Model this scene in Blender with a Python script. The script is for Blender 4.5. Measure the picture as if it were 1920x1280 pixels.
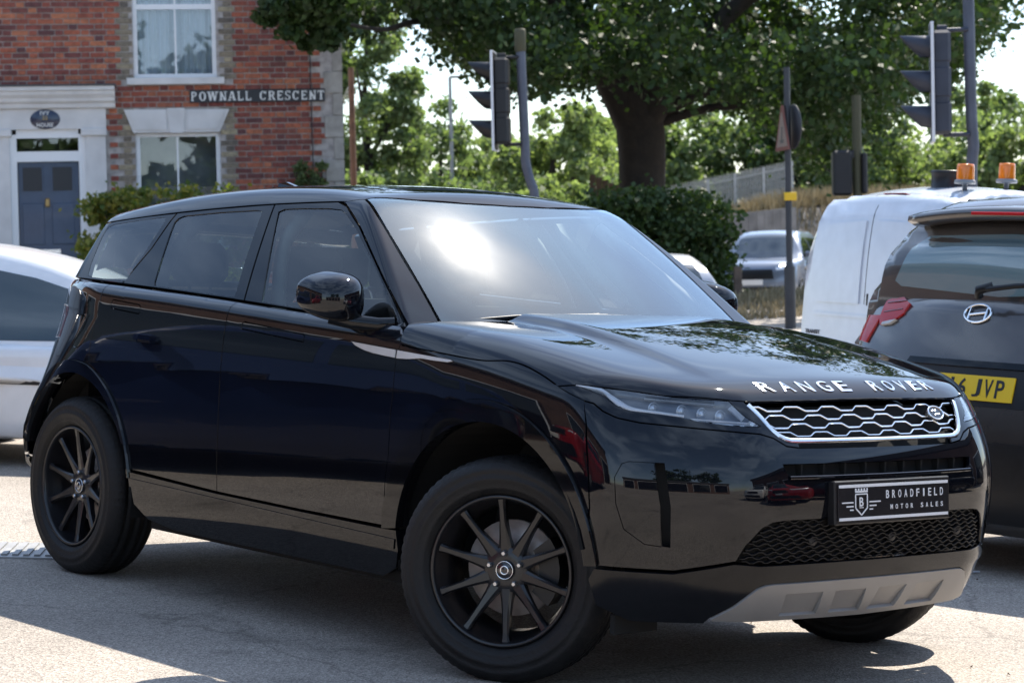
import bpy, math, random
import numpy as np
from mathutils import Matrix, Vector
from mathutils.geometry import delaunay_2d_cdt
random.seed(7); rng = np.random.default_rng(7)
R_ = math.radians
scene = bpy.context.scene
COL = scene.collection
for o in list(bpy.data.objects): bpy.data.objects.remove(o, do_unlink=True)

# ---------------------------------------------------------------- camera
cam_d = bpy.data.cameras.new('camera'); cam = bpy.data.objects.new('camera', cam_d); COL.objects.link(cam)
cam_d.sensor_width = 36.0; cam_d.lens = 4374.08/1920*36.0
cam_d.clip_start = .1; cam_d.clip_end = 3000
cam.matrix_world = Matrix(((.99976, .02200, 0, 0), (-.00083, .03755, -.99929, 0), (-.02198, .99905, .03756, 1.362), (0, 0, 0, 1)))
cam_d.dof.use_dof = True; cam_d.dof.focus_distance = 8.1; cam_d.dof.aperture_fstop = 7.6
scene.camera = cam
# ---------------------------------------------------------------- sky and sun
SUN = Vector((.30, .54, .785)).normalized()          # direction towards the sun
elev = math.asin(SUN.z); azim = math.atan2(SUN.x, SUN.y)
w = bpy.data.worlds.new('World'); scene.world = w; w.use_nodes = True
nt = w.node_tree; bg = nt.nodes['Background']
sky = nt.nodes.new('ShaderNodeTexSky'); sky.sky_type = 'NISHITA'; sky.sun_disc = False
sky.sun_elevation = elev; sky.sun_rotation = azim; sky.air_density = 1.0; sky.dust_density = .5; sky.ozone_density = 2.0
# thin high cloud over the whole sky
tc_ = nt.nodes.new('ShaderNodeTexCoord'); mp = nt.nodes.new('ShaderNodeMapping'); mp.inputs['Scale'].default_value = (1.6, 1.0, 3.2); nt.links.new(tc_.outputs['Generated'], mp.inputs[0])
cn = nt.nodes.new('ShaderNodeTexNoise'); cn.inputs['Scale'].default_value = 2.2; cn.inputs['Detail'].default_value = 7; cn.inputs['Distortion'].default_value = .6; nt.links.new(mp.outputs[0], cn.inputs['Vector'])
cm = nt.nodes.new('ShaderNodeMapRange'); cm.interpolation_type = 'SMOOTHSTEP'; cm.inputs['From Min'].default_value = .40; cm.inputs['From Max'].default_value = .68; cm.inputs['To Min'].default_value = .04; cm.inputs['To Max'].default_value = .55; nt.links.new(cn.outputs[0], cm.inputs[0])
cx = nt.nodes.new('ShaderNodeMix'); cx.data_type = 'RGBA'; nt.links.new(cm.outputs[0], cx.inputs[0]); nt.links.new(sky.outputs[0], cx.inputs[6]); cx.inputs[7].default_value = (5.6, 7.1, 9.4, 1)
nt.links.new(cx.outputs[2], bg.inputs[0]); bg.inputs[1].default_value = .118
sd = bpy.data.lights.new('sun', 'SUN'); sd.energy = 5.0; sd.angle = R_(.53); sd.color = (1, .93, .82)
so = bpy.data.objects.new('sun', sd); COL.objects.link(so)
so.rotation_euler = (-SUN).to_track_quat('-Z', 'Y').to_euler(); so.location = (0, 0, 40)
# ---------------------------------------------------------------- render and exposure
scene.render.engine = 'CYCLES'
vs = scene.view_settings; vs.view_transform = 'Standard'; vs.look = 'None'; vs.gamma = 1; vs.use_curve_mapping = False
vs.exposure = 1.05
scene.cycles.max_bounces = 6; scene.cycles.transparent_max_bounces = 12
scene.render.resolution_x = 1024; scene.render.resolution_y = 682

# ---------------------------------------------------------------- materials
MAT = {}
def mat(name, col, rough=.5, metal=0., coat=0., spec=.5, var=0., scale=8., bump=0., bscale=60., coords='Object', trans=0., emit=None, estr=0., coatr=.03):
    m = bpy.data.materials.new(name); m.use_nodes = True; MAT[name] = m
    n = m.node_tree; b = n.nodes['Principled BSDF']
    b.inputs['Base Color'].default_value = (*col, 1); b.inputs['Roughness'].default_value = rough
    b.inputs['Metallic'].default_value = metal; b.inputs['Coat Weight'].default_value = coat; b.inputs['Coat Roughness'].default_value = coatr
    b.inputs['Specular IOR Level'].default_value = spec; b.inputs['Transmission Weight'].default_value = trans
    if emit: b.inputs['Emission Color'].default_value = (*emit, 1); b.inputs['Emission Strength'].default_value = estr
    if var or bump:
        tc = n.nodes.new('ShaderNodeTexCoord')
    if var:
        t = n.nodes.new('ShaderNodeTexNoise'); t.inputs['Scale'].default_value = scale; t.inputs['Detail'].default_value = 6
        n.links.new(tc.outputs[coords], t.inputs['Vector'])
        r = n.nodes.new('ShaderNodeMapRange'); r.inputs['From Min'].default_value = .3; r.inputs['From Max'].default_value = .7
        r.inputs['To Min'].default_value = 1-var; r.inputs['To Max'].default_value = 1+var
        n.links.new(t.outputs[0], r.inputs[0])
        mx = n.nodes.new('ShaderNodeMix'); mx.data_type = 'RGBA'; mx.blend_type = 'MULTIPLY'; mx.inputs[0].default_value = 1
        mx.inputs[6].default_value = (*col, 1); n.links.new(r.outputs[0], mx.inputs[7]); n.links.new(mx.outputs[2], b.inputs['Base Color'])
        r2 = n.nodes.new('ShaderNodeMapRange'); r2.inputs['From Min'].default_value = .3; r2.inputs['From Max'].default_value = .7
        r2.inputs['To Min'].default_value = max(0, rough*(1-.35*var)); r2.inputs['To Max'].default_value = min(1, rough*(1+.35*var))
        n.links.new(t.outputs[0], r2.inputs[0]); n.links.new(r2.outputs[0], b.inputs['Roughness'])
    if bump:
        t = n.nodes.new('ShaderNodeTexNoise'); t.inputs['Scale'].default_value = bscale; t.inputs['Detail'].default_value = 5
        n.links.new(tc.outputs[coords], t.inputs['Vector'])
        bp = n.nodes.new('ShaderNodeBump'); bp.inputs['Strength'].default_value = bump; bp.inputs['Distance'].default_value = .01
        n.links.new(t.outputs[0], bp.inputs['Height']); n.links.new(bp.outputs[0], b.inputs['Normal'])
    return m
def glass(name, tint, haze=0., hrough=.3, ior=1.5, refl=1.8, gcol=(1, 1, 1)):
    """a thin pane: what it lets through is tinted, what it mirrors follows Fresnel; haze is dust on the glass"""
    m = bpy.data.materials.new(name); m.use_nodes = True; MAT[name] = m
    n = m.node_tree; n.nodes.remove(n.nodes['Principled BSDF']); out = n.nodes['Material Output']
    t = n.nodes.new('ShaderNodeBsdfTransparent'); t.inputs[0].default_value = (*tint, 1)
    g = n.nodes.new('ShaderNodeBsdfGlossy'); g.inputs['Roughness'].default_value = .008; g.inputs[0].default_value = (*gcol, 1)
    f = n.nodes.new('ShaderNodeFresnel'); f.inputs[0].default_value = ior
    f2 = n.nodes.new('ShaderNodeMath'); f2.operation = 'MULTIPLY'; f2.inputs[1].default_value = refl; f2.use_clamp = True
    n.links.new(f.outputs[0], f2.inputs[0])
    s = n.nodes.new('ShaderNodeMixShader'); n.links.new(f2.outputs[0], s.inputs[0]); n.links.new(t.outputs[0], s.inputs[1]); n.links.new(g.outputs[0], s.inputs[2])
    last = s
    if haze:
        h = n.nodes.new('ShaderNodeBsdfGlossy'); h.inputs['Roughness'].default_value = hrough
        tc = n.nodes.new('ShaderNodeTexCoord'); no = n.nodes.new('ShaderNodeTexNoise'); no.inputs['Scale'].default_value = 3.; no.inputs['Detail'].default_value = 8
        n.links.new(tc.outputs['Object'], no.inputs['Vector'])
        mr = n.nodes.new('ShaderNodeMapRange'); mr.inputs['From Min'].default_value = .25; mr.inputs['From Max'].default_value = .75; mr.inputs['To Min'].default_value = haze*.5; mr.inputs['To Max'].default_value = haze*1.5
        n.links.new(no.outputs[0], mr.inputs[0])
        s2 = n.nodes.new('ShaderNodeMixShader'); n.links.new(mr.outputs[0], s2.inputs[0]); n.links.new(s.outputs[0], s2.inputs[1]); n.links.new(h.outputs[0], s2.inputs[2]); last = s2
    n.links.new(last.outputs[0], out.inputs[0]); return m
mat('black_paint', (.0030, .0036, .0060), rough=.3, spec=.0, coat=1, coatr=.016, var=.2, scale=2)
mat('black_trim', (.0035, .0038, .005), rough=.3, spec=0., coat=.8, coatr=.03)
mat('black_plastic', (.0085, .0087, .0105), rough=.40, spec=.4, var=.2, scale=30, bump=.05, bscale=400)
mat('dark_void', (.004, .004, .004), rough=.9)
mat('silver_trim', (.56, .55, .54), rough=.38, metal=.15, var=.08)
mat('bumper_lower', (.0038, .0042, .006), rough=.14, spec=.35, var=.15, scale=20)
mat('skid_silver', (.25, .243, .236), rough=.42, metal=.3, var=.08, scale=5)
mat('chrome', (.82, .84, .86), rough=.10, metal=1)
mat('satin_chrome', (.80, .82, .85), rough=.22, metal=1)
mat('rubber', (.0085, .0082, .0085), rough=.60, spec=.35, var=.45, scale=14, bump=.25, bscale=120)
mat('rim_black', (.008, .008, .010), rough=.32, spec=.4, coat=.3, coatr=.15, var=.2, scale=9)
mat('brake_steel', (.50, .44, .40), rough=.45, metal=.35, var=.25, scale=20)
mat('nut_steel', (.55, .55, .56), rough=.3, metal=1)
mat('frit', (.008, .008, .010), rough=.05, coat=1)
mat('cabin_dark', (.018, .018, .020), rough=.75, var=.2)
mat('cabin_light', (.42, .41, .38), rough=.85)
mat('white_plate', (.72, .73, .75), rough=.4)
mat('plate_black', (.010, .010, .013), rough=.25)
mat('lamp_inner', (.62, .66, .72), rough=.22, metal=.5)
mat('lamp_bowl', (.10, .12, .155), rough=.25, coat=.5)
mat('door_glass', (.012, .015, .022), rough=.35)
mat('lamp_strip', (.86, .88, .93), rough=.25, coat=.5)
mat('lamp_red', (.46, .006, .012), rough=.15, spec=.3, coat=.25)
mat('lamp_red_dark', (.10, .004, .008), rough=.12, coat=1)
mat('amber', (.90, .24, .01), rough=.2, coat=.5, trans=.25)
mat('lamp_dark', (.012, .012, .015), rough=.2, coat=.5)
glass('windscreen_glass', (.62, .70, .68), haze=.0026, hrough=.20, refl=2.2, gcol=(.78, .92, 1.0))
glass('tint_glass', (.34, .40, .38), refl=1.15)
glass('side_glass', (.55, .62, .60), refl=1.15)
glass('clear_glass', (.92, .93, .94))
glass('house_glass', (.80, .84, .86), ior=1.5)

# ---------------------------------------------------------------- object helpers
def link(name, me, m=None, parent=None, mw=None):
    o = bpy.data.objects.new(name, me); COL.objects.link(o)
    if m is not None and me is not None and len(me.materials) == 0: me.materials.append(MAT[m] if isinstance(m, str) else m)
    if parent is not None: o.parent = parent
    if mw is not None: o.matrix_local = mw
    return o
def tag(o, label=None, cat=None, group=None, kind=None):
    if label: o['label'] = label
    if cat: o['category'] = cat
    if group: o['group'] = group
    if kind: o['kind'] = kind
    return o
def empty(name, loc=(0, 0, 0), rz=0., mw=None):
    o = bpy.data.objects.new(name, None); COL.objects.link(o); o.empty_display_size = .2
    if mw is not None: o.matrix_world = mw
    else: o.location = loc; o.rotation_euler = (0, 0, rz)
    return o
class MB:
    """collects simple solids into one mesh"""
    def __init__(s): s.v = []; s.f = []; s.sm = []
    def add(s, v, f, smooth=False):
        n = len(s.v); s.v += [tuple(map(float, p)) for p in v]; s.f += [tuple(i+n for i in q) for q in f]; s.sm += [smooth]*len(f); return s
    def box(s, a, b, bev=0.):
        x0, y0, z0 = a; x1, y1, z1 = b
        if bev <= 0:
            v = [(x, y, z) for x in (x0, x1) for y in (y0, y1) for z in (z0, z1)]
            return s.add(v, [(0, 1, 3, 2), (4, 6, 7, 5), (0, 4, 5, 1), (2, 3, 7, 6), (0, 2, 6, 4), (1, 5, 7, 3)])
        v = []; f = []; cx = [(x0, x1), (y0, y1), (z0, z1)]
        idx = {}
        for i in (0, 1):
            for j in (0, 1):
                for k in (0, 1):
                    c = (cx[0][i], cx[1][j], cx[2][k]); sg = (1-2*i, 1-2*j, 1-2*k)
                    for ax in range(3):
                        p = [c[q]+(0 if q == ax else sg[q]*bev) for q in range(3)]
                        idx[i, j, k, ax] = len(v); v.append(p)
        g = lambda i, j, k, ax: idx[i, j, k, ax]
        for i in (0, 1): f.append([g(i, 0, 0, 0), g(i, 1, 0, 0), g(i, 1, 1, 0), g(i, 0, 1, 0)][::(-1 if i == 0 else 1)])
        for j in (0, 1): f.append([g(0, j, 0, 1), g(1, j, 0, 1), g(1, j, 1, 1), g(0, j, 1, 1)][::(1 if j == 0 else -1)])
        for k in (0, 1): f.append([g(0, 0, k, 2), g(1, 0, k, 2), g(1, 1, k, 2), g(0, 1, k, 2)][::(-1 if k == 0 else 1)])
        for i in (0, 1):
            for j in (0, 1): f.append([g(i, j, 0, 0), g(i, j, 1, 0), g(i, j, 1, 1), g(i, j, 0, 1)])
        for j in (0, 1):
            for k in (0, 1): f.append([g(0, j, k, 1), g(1, j, k, 1), g(1, j, k, 2), g(0, j, k, 2)])
        for i in (0, 1):
            for k in (0, 1): f.append([g(i, 0, k, 0), g(i, 1, k, 0), g(i, 1, k, 2), g(i, 0, k, 2)])
        for i in (0, 1):
            for j in (0, 1):
                for k in (0, 1): f.append([g(i, j, k, 0), g(i, j, k, 1), g(i, j, k, 2)])
        return s.add(v, f)
    def tube(s, pts, r, n=8, cap=True, smooth=True):
        pts = [Vector(p) for p in pts]; rs = r if hasattr(r, '__len__') else [r]*len(pts)
        v = []; f = []; ref = None
        for i, p in enumerate(pts):
            t = (pts[min(i+1, len(pts)-1)]-pts[max(i-1, 0)]).normalized()
            if ref is None: ref = t.orthogonal().normalized()
            ref = (ref-t*ref.dot(t)).normalized(); b = t.cross(ref)
            for k in range(n):
                a = 2*math.pi*k/n; v.append(p+(ref*math.cos(a)+b*math.sin(a))*rs[i])
        for i in range(len(pts)-1):
            for k in range(n): f.append((i*n+k, i*n+(k+1) % n, (i+1)*n+(k+1) % n, (i+1)*n+k))
        s.add(v, f, smooth)
        if cap:
            s.add(v[:n], [tuple(range(n))[::-1]]); s.add(v[-n:], [tuple(range(n))])
        return s
    def lathe(s, prof, n=32, axis='z', c=(0, 0, 0), smooth=True, closed=False):
        """prof: (radius, height) pairs turned about the axis through c"""
        v = []; f = []; m = len(prof)
        for k in range(n):
            a = 2*math.pi*k/n; ca, sa = math.cos(a), math.sin(a)
            for r, h in prof:
                p = {'z': (r*ca, r*sa, h), 'y': (r*ca, h, r*sa), 'x': (h, r*ca, r*sa)}[axis]
                v.append((p[0]+c[0], p[1]+c[1], p[2]+c[2]))
        for k in range(n):
            for i in range(m-1 if not closed else m):
                j = (i+1) % m; f.append((k*m+i, ((k+1) % n)*m+i, ((k+1) % n)*m+j, k*m+j))
        return s.add(v, f, smooth)
    def prism(s, poly, a, b, axis='y'):
        """2D polygon extruded from a to b along the axis"""
        n = len(poly); v = []
        for h in (a, b):
            for p, q in poly: v.append({'y': (p, h, q), 'x': (h, p, q), 'z': (p, q, h)}[axis])
        f = [tuple(range(n)), tuple(range(2*n-1, n-1, -1))]+[(i, i+n, (i+1) % n+n, (i+1) % n) for i in range(n)]
        return s.add(v, f)
    def mesh(s, name='m', fix=True):
        me = bpy.data.meshes.new(name); me.from_pydata(s.v, [], s.f)
        me.polygons.foreach_set('use_smooth', s.sm)
        if fix:
            import bmesh
            bm = bmesh.new(); bm.from_mesh(me); bmesh.ops.recalc_face_normals(bm, faces=bm.faces); bm.to_mesh(me); bm.free()
        me.update(); return me
    def build(s, name, m, parent=None, mw=None): return link(name, s.mesh(name), m, parent, mw)
def text_mesh(body, size=1., extrude=.0, bold=0., spacing=1.):
    c = bpy.data.curves.new('t', 'FONT'); c.body = body; c.size = size; c.extrude = extrude; c.offset = bold; c.space_character = spacing
    c.align_x = 'LEFT'; c.resolution_u = 3
    o = bpy.data.objects.new('t', c); COL.objects.link(o); bpy.context.view_layer.update()
    me = bpy.data.meshes.new_from_object(o.evaluated_get(bpy.context.evaluated_depsgraph_get()))
    bpy.data.objects.remove(o, do_unlink=True); bpy.data.curves.remove(c)
    return me
def fit_text(body, w, h, ext=.002, bold=0.):
    """text mesh scaled to w by h with its lower left corner at 0"""
    me = text_mesh(body, 1., .5, bold); n = len(me.vertices); a = np.empty(n*3); me.vertices.foreach_get('co', a); a = a.reshape(-1, 3)
    lo, hi = a.min(0), a.max(0); a = (a-lo)/np.maximum(hi-lo, 1e-6)*np.array([w, h, ext]); me.vertices.foreach_set('co', a.ravel()); me.update(); return me
def copy_tree(o, parent=None):
    c = o.copy(); COL.objects.link(c)
    if parent is not None: c.parent = parent
    for ch in list(o.children): copy_tree(ch, c)
    return c

# ---------------------------------------------------------------- smooth car surfaces: F(P) < 0 inside
def spl(xs, ys):
    xs = np.array(xs, float); ys = np.array(ys, float); n = len(xs)
    h = np.diff(xs); d = np.diff(ys)/h; m = np.zeros(n)
    m[1:-1] = (d[:-1]*h[1:]+d[1:]*h[:-1])/(h[:-1]+h[1:]); m[0] = d[0]; m[-1] = d[-1]
    def f(x):
        x = np.asarray(x, float); i = np.clip(np.searchsorted(xs, x)-1, 0, n-2)
        t = (x-xs[i])/h[i]; tc = np.clip(t, 0, 1)
        y = (1+2*tc)*(1-tc)**2*ys[i]+tc*(1-tc)**2*h[i]*m[i]+tc*tc*(3-2*tc)*ys[i+1]+tc*tc*(tc-1)*h[i]*m[i+1]
        return y+np.where(t < 0, t*h[i]*m[0], 0)+np.where(t > 1, (t-1)*h[i]*m[-1], 0)
    return f
def smax(a, b, k):
    h = np.maximum(k-np.abs(a-b), 0)/k
    return np.maximum(a, b)+h*h*h*k/6
def pos(a): return np.maximum(a, 0)
def grad(F, P, e=4e-4):
    g = np.stack([F(P+np.eye(3)[i]*e)-F(P-np.eye(3)[i]*e) for i in range(3)], -1)
    return g/np.maximum(np.linalg.norm(g, axis=-1, keepdims=True), 1e-9)
def cast(F, O, D, t0, t1, n=90):
    sh = O.shape[:-1]; found = np.zeros(sh, bool); hit = np.full(sh, t1)
    for t in np.linspace(t0, t1, n)[1:]:
        v = F(O+D*t) < 0; hit = np.where(v & ~found, t, hit); found |= v
        if found.all(): break
    st = (t1-t0)/(n-1); lo = hit-st; hi = hit.copy()
    for _ in range(26):
        m = (lo+hi)/2; v = F(O+D*m[..., None]) < 0; hi = np.where(v, m, hi); lo = np.where(v, lo, m)
    return O+D*((lo+hi)/2)[..., None]
class Side:                                            # (x, z) seen from the side; s = -1 right, +1 left
    def __init__(s, F, sgn=-1, far=1.5): s.F = F; s.sgn = sgn; s.far = far
    def to3(s, q):
        O = np.stack([q[:, 0], 0*q[:, 0], q[:, 1]], -1); D = np.zeros_like(O); D[:, 1] = s.sgn
        return cast(s.F, O, D, s.far, .05)
class Top:                                             # (x, y) seen from above
    def __init__(s, F, z1=2.4, z0=.3): s.F = F; s.z1 = z1; s.z0 = z0
    def to3(s, q):
        O = np.stack([q[:, 0], q[:, 1], 0*q[:, 0]], -1); D = np.zeros_like(O); D[:, 2] = 1
        return cast(s.F, O, D, s.z1, s.z0)
class Cyl:                                             # (x, angle*k) about a lengthwise axis at height z0
    def __init__(s, F, z0, k=.7, far=1.6): s.F = F; s.z0 = z0; s.k = k; s.far = far
    def to3(s, q):
        a = q[:, 1]/s.k; O = np.stack([q[:, 0], 0*a, 0*a+s.z0], -1); D = np.stack([0*a, np.sin(a), np.cos(a)], -1)
        return cast(s.F, O, D, s.far, .03)
    def from3(s, P): P = np.atleast_2d(P); return np.stack([P[:, 0], np.arctan2(P[:, 1], P[:, 2]-s.z0)*s.k], -1)
class Fan:                                             # (angle*k, z) about an upright axis at x0; d = +1 front, -1 rear
    def __init__(s, F, x0, d=1, k=.95, far=2.): s.F = F; s.x0 = x0; s.d = d; s.k = k; s.far = far
    def to3(s, q):
        a = q[:, 0]/s.k; O = np.stack([0*a+s.x0, 0*a, q[:, 1]], -1); D = np.stack([s.d*np.cos(a), np.sin(a), 0*a], -1)
        return cast(s.F, O, D, s.far, .05)
    def from3(s, P): P = np.atleast_2d(P); return np.stack([np.arctan2(P[:, 1], (P[:, 0]-s.x0)*s.d)*s.k, P[:, 2]], -1)
def inside(pts, poly):
    x, y = pts[:, 0], pts[:, 1]; r = np.zeros(len(pts), bool); n = len(poly)
    for i in range(n):
        x0, y0 = poly[i]; x1, y1 = poly[(i+1) % n]
        if y0 == y1: continue
        c = ((y0 > y) != (y1 > y)) & (x < (x1-x0)*(y-y0)/(y1-y0)+x0); r ^= c
    return r
def dens(poly, res, closed=True):
    out = []; n = len(poly)
    for i in range(n if closed else n-1):
        a = np.array(poly[i], float); b = np.array(poly[(i+1) % n], float); k = max(1, int(np.ceil(np.linalg.norm(b-a)/res)))
        out += [a+(b-a)*j/k for j in range(k)]
    if not closed: out.append(np.array(poly[-1], float))
    return np.array(out)
def curve(pts, n=6, closed=False):
    """Catmull-Rom through 2D or 3D points"""
    P = np.array(pts, float); m = len(P); out = []
    for i in range(m if closed else m-1):
        p1, p2 = P[i], P[(i+1) % m]
        p0 = P[i-1] if (i > 0 or closed) else 2*p1-p2
        p3 = P[(i+2) % m] if (i+2 < m or closed) else 2*p2-p1
        for j in range(n):
            t = j/n; out.append(.5*((2*p1)+(p2-p0)*t+(2*p0-5*p1+4*p2-p3)*t*t+(-p0+3*p1-3*p2+p3)*t**3))
    if not closed: out.append(P[-1])
    return np.array(out)
def shrink(poly, d):
    P = np.array(poly, float); n = len(P)
    A = .5*np.sum(P[:, 0]*np.roll(P[:, 1], -1)-np.roll(P[:, 0], -1)*P[:, 1]); sg = 1 if A > 0 else -1
    e = np.roll(P, -1, 0)-P; L = np.maximum(np.linalg.norm(e, axis=1, keepdims=True), 1e-9); nn = np.stack([-e[:, 1], e[:, 0]], -1)/L*sg
    a = nn+np.roll(nn, 1, 0); q = np.maximum((a*a).sum(1, keepdims=True), .5)
    return P+a*2/q*d
def panel_data(par, outline, holes=(), off=0., depth=.014, res=.022, gap=.0022):
    outl = dens(outline, res); outl = shrink(outl, gap) if gap else outl
    hs = [shrink(dens(h, res), -gap) if gap else dens(h, res) for h in holes]
    lo, hi = outl.min(0), outl.max(0)
    gx = np.arange(lo[0]+res*.5, hi[0], res); gy = np.arange(lo[1]+res*.5, hi[1], res*.87)
    G = np.array([(x+(.5*res if j % 2 else 0), y) for j, y in enumerate(gy) for x in gx]) if len(gx) and len(gy) else np.zeros((0, 2))
    B = np.concatenate([outl]+hs)
    if len(G):
        k = inside(G, outl)
        for h in hs: k &= ~inside(G, h)
        G = G[k]
    if len(G):
        d = np.full(len(G), 1e9)
        for i in range(0, len(B), 64): d = np.minimum(d, np.linalg.norm(G[:, None]-B[None, i:i+64], axis=-1).min(1))
        G = G[d > res*.45]
    V = np.concatenate([B, G]); E = []; s0 = 0
    for L in [outl]+hs: E += [(s0+i, s0+(i+1) % len(L)) for i in range(len(L))]; s0 += len(L)
    r = delaunay_2d_cdt([Vector((float(a), float(b))) for a, b in V], E, [], 0, 1e-6)
    V2 = np.array([(p.x, p.y) for p in r[0]]); T = np.array([t for t in r[2]])
    c = V2[T].mean(1); k = inside(c, outl)
    for h in hs: k &= ~inside(c, h)
    T = T[k]
    P = par.to3(V2); N = grad(par.F, P)
    o = off(P) if callable(off) else off
    P = P+N*(np.asarray(o)[:, None] if np.ndim(o) else o)
    nn = np.cross(P[T[:, 1]]-P[T[:, 0]], P[T[:, 2]]-P[T[:, 0]]); flip = (nn*N[T[:, 0]]).sum(1) < 0; T[flip] = T[flip][:, ::-1]
    cnt = {}
    for t in T:
        for a, b in ((t[0], t[1]), (t[1], t[2]), (t[2], t[0])): cnt[(a, b)] = 1
    Bd = [(a, b) for (a, b) in cnt if (b, a) not in cnt]
    v = [P]; nrm = [N]; f = [tuple(t) for t in T]; sm = len(f); base = len(P)
    rv = []; rn = []
    for a, b in Bd:
        en = np.cross(P[b]-P[a], N[a]); L = np.linalg.norm(en); en = en/L if L > 1e-9 else N[a]
        i = base+len(rv); rv += [P[a], P[b], P[b]-N[b]*depth, P[a]-N[a]*depth]; n1 = (en+N[a]*.4); n1 = n1/np.linalg.norm(n1); rn += [n1, n1, en, en]
        f.append((i+1, i, i+3, i+2))
    if rv: v.append(np.array(rv)); nrm.append(np.array(rn))
    return np.concatenate(v), np.concatenate(nrm), f
def data_obj(name, D, m, parent, mirror=False):
    v, n, f = D
    if mirror: v = v*np.array([1, -1, 1]); n = n*np.array([1, -1, 1]); f = [t[::-1] for t in f]
    me = bpy.data.meshes.new(name); me.from_pydata(v.tolist(), [], f); me.polygons.foreach_set('use_smooth', [True]*len(f))
    me.normals_split_custom_set_from_vertices([tuple(a) for a in n])
    return link(name, me, m, parent)
def panel(name, m, parent, par, outline, **k): return data_obj(name, panel_data(par, outline, **k), m, parent)
def strip_mesh(F, pts, wd, ht, off=0., closed=False, mb=None):
    """a bar of width wd laid along points on the surface, standing ht proud of it"""
    P = np.array(pts, float); N = grad(F, P); T = np.gradient(P, axis=0) if not closed else np.roll(P, -1, 0)-np.roll(P, 1, 0)
    T /= np.maximum(np.linalg.norm(T, axis=1, keepdims=True), 1e-9); S = np.cross(N, T); S /= np.linalg.norm(S, axis=1, keepdims=True)
    wd = np.broadcast_to(np.asarray(wd, float), (len(P),))[:, None]; mb = mb or MB()
    b0 = P+N*off; q = [b0-S*wd/2, b0-S*wd/2*.9+N*ht*.7, b0-S*wd/2*.45+N*ht, b0+S*wd/2*.45+N*ht, b0+S*wd/2*.9+N*ht*.7, b0+S*wd/2]
    n = len(P); k = len(q); v = np.stack(q, 1).reshape(-1, 3); f = []
    for i in range(n if closed else n-1):
        j = (i+1) % n
        for a in range(k): b = (a+1) % k; f.append((i*k+a, j*k+a, j*k+b, i*k+b))
    if not closed: f += [tuple(range(k)), tuple(range((n-1)*k, n*k))[::-1]]
    return mb.add(v, f)
def shell(F, c, n=96, m=56, far=3.6, zmin=None):
    """closed skin of a star-shaped body seen from c"""
    u = np.linspace(0, 2*np.pi, n, endpoint=False); t = np.linspace(.02, np.pi-.02, m)
    D = np.stack([np.sin(t)[:, None]*np.cos(u)[None], np.sin(t)[:, None]*np.sin(u)[None], np.cos(t)[:, None]+0*u[None]], -1).reshape(-1, 3)
    P = cast(F, np.broadcast_to(np.array(c, float), D.shape), D, far, .05, 220); N = grad(F, P)
    f = [(i*n+k, (i+1)*n+k, (i+1)*n+(k+1) % n, i*n+(k+1) % n) for i in range(m-1) for k in range(n)]
    f += [tuple(range(n)), tuple(range((m-1)*n, m*n))[::-1]]
    return P, N, f

# ================================================================ the forecourt frame: the ground falls to the right
RC = Matrix(((.63848, .7674, .05876), (-.76872, .63958, -.00006), (-.03763, -.04513, .99827)))
TC = Vector((-.26764, 9.01296, .01381))
MC = Matrix.Translation(TC) @ RC.to_4x4()
def on_ground(x, y, rz): return MC @ Matrix.Translation((x, y, 0)) @ Matrix.Rotation(rz, 4, 'Z')

# ================================================================ black SUV
pz = spl([.10, .20, .30, .42, .55, .70, .85, .95, 1.02, 1.10, 1.2, 1.3], [.84, .885, .910, .925, .932, .935, .934, .930, .924, .912, .89, .86])
hc = spl([.5, .85, 1.2, 1.6, 1.85, 2.0, 2.08, 2.16], [1.181, 1.164, 1.140, 1.083, 1.038, 1.004, .976, .94])
belt = spl([-2.2, -1.9, -1.2, -.4, .4, .8, 1.0], [1.202, 1.200, 1.185, 1.158, 1.122, 1.108, 1.10])
xfz = spl([.15, .22, .30, .40, .50, .60, .70, .80, .88, .95, 1.1], [2.00, 2.06, 2.12, 2.165, 2.190, 2.205, 2.203, 2.170, 2.122, 2.07, 1.93])
xrz = spl([.15, .3, .45, .6, .8, .95, 1.1, 1.2, 1.3], [-1.95, -2.06, -2.13, -2.15, -2.13, -2.11, -2.08, -2.05, -2.0])
roofz = spl([-2.1, -1.95, -1.6, -1.2, -.8, -.4, 0, .25, .5], [1.40, 1.435, 1.505, 1.562, 1.598, 1.612, 1.602, 1.575, 1.538])
def Hd(x, y):
    y = np.abs(y); q = np.clip((1.95-x)/.9, 0, 1)
    hood = hc(x)-(.004+.052*np.clip(x-1.0, 0, 1.2)**1.5)*(y/.8)**2+.032*q/(1+np.exp(np.clip((y-(.46+.05*(x-.9)))/.014, -50, 50)))-.010-.022*q
    w_ = 1/(1+np.exp(-np.clip((x-.79)/.03, -50, 50)))
    return hood*w_+belt(x)*(1-w_)
def FL(P):
    x, y, z = P[..., 0], np.abs(P[..., 1]), P[..., 2]
    a = y-pz(z)+.055*(pos(x-1.0)/.9)**2+.045*(pos(-x-1.1)/.8)**2
    t = z-Hd(x, y); f = x-(xfz(z)-.16*y*y-1.25*pos(y-.45)**2); r = xrz(z)+.14*y*y+(.9+2.2*np.clip((z-.55)/.5, 0, 1))*pos(y-.45)**2-x
    F = smax(a, t, .09+.15*np.clip((x-.7)/.4, 0, 1)); F = smax(F, f*.9, .07); F = smax(F, r*.9, .16)
    return smax(F, .16-z, .05)
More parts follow.
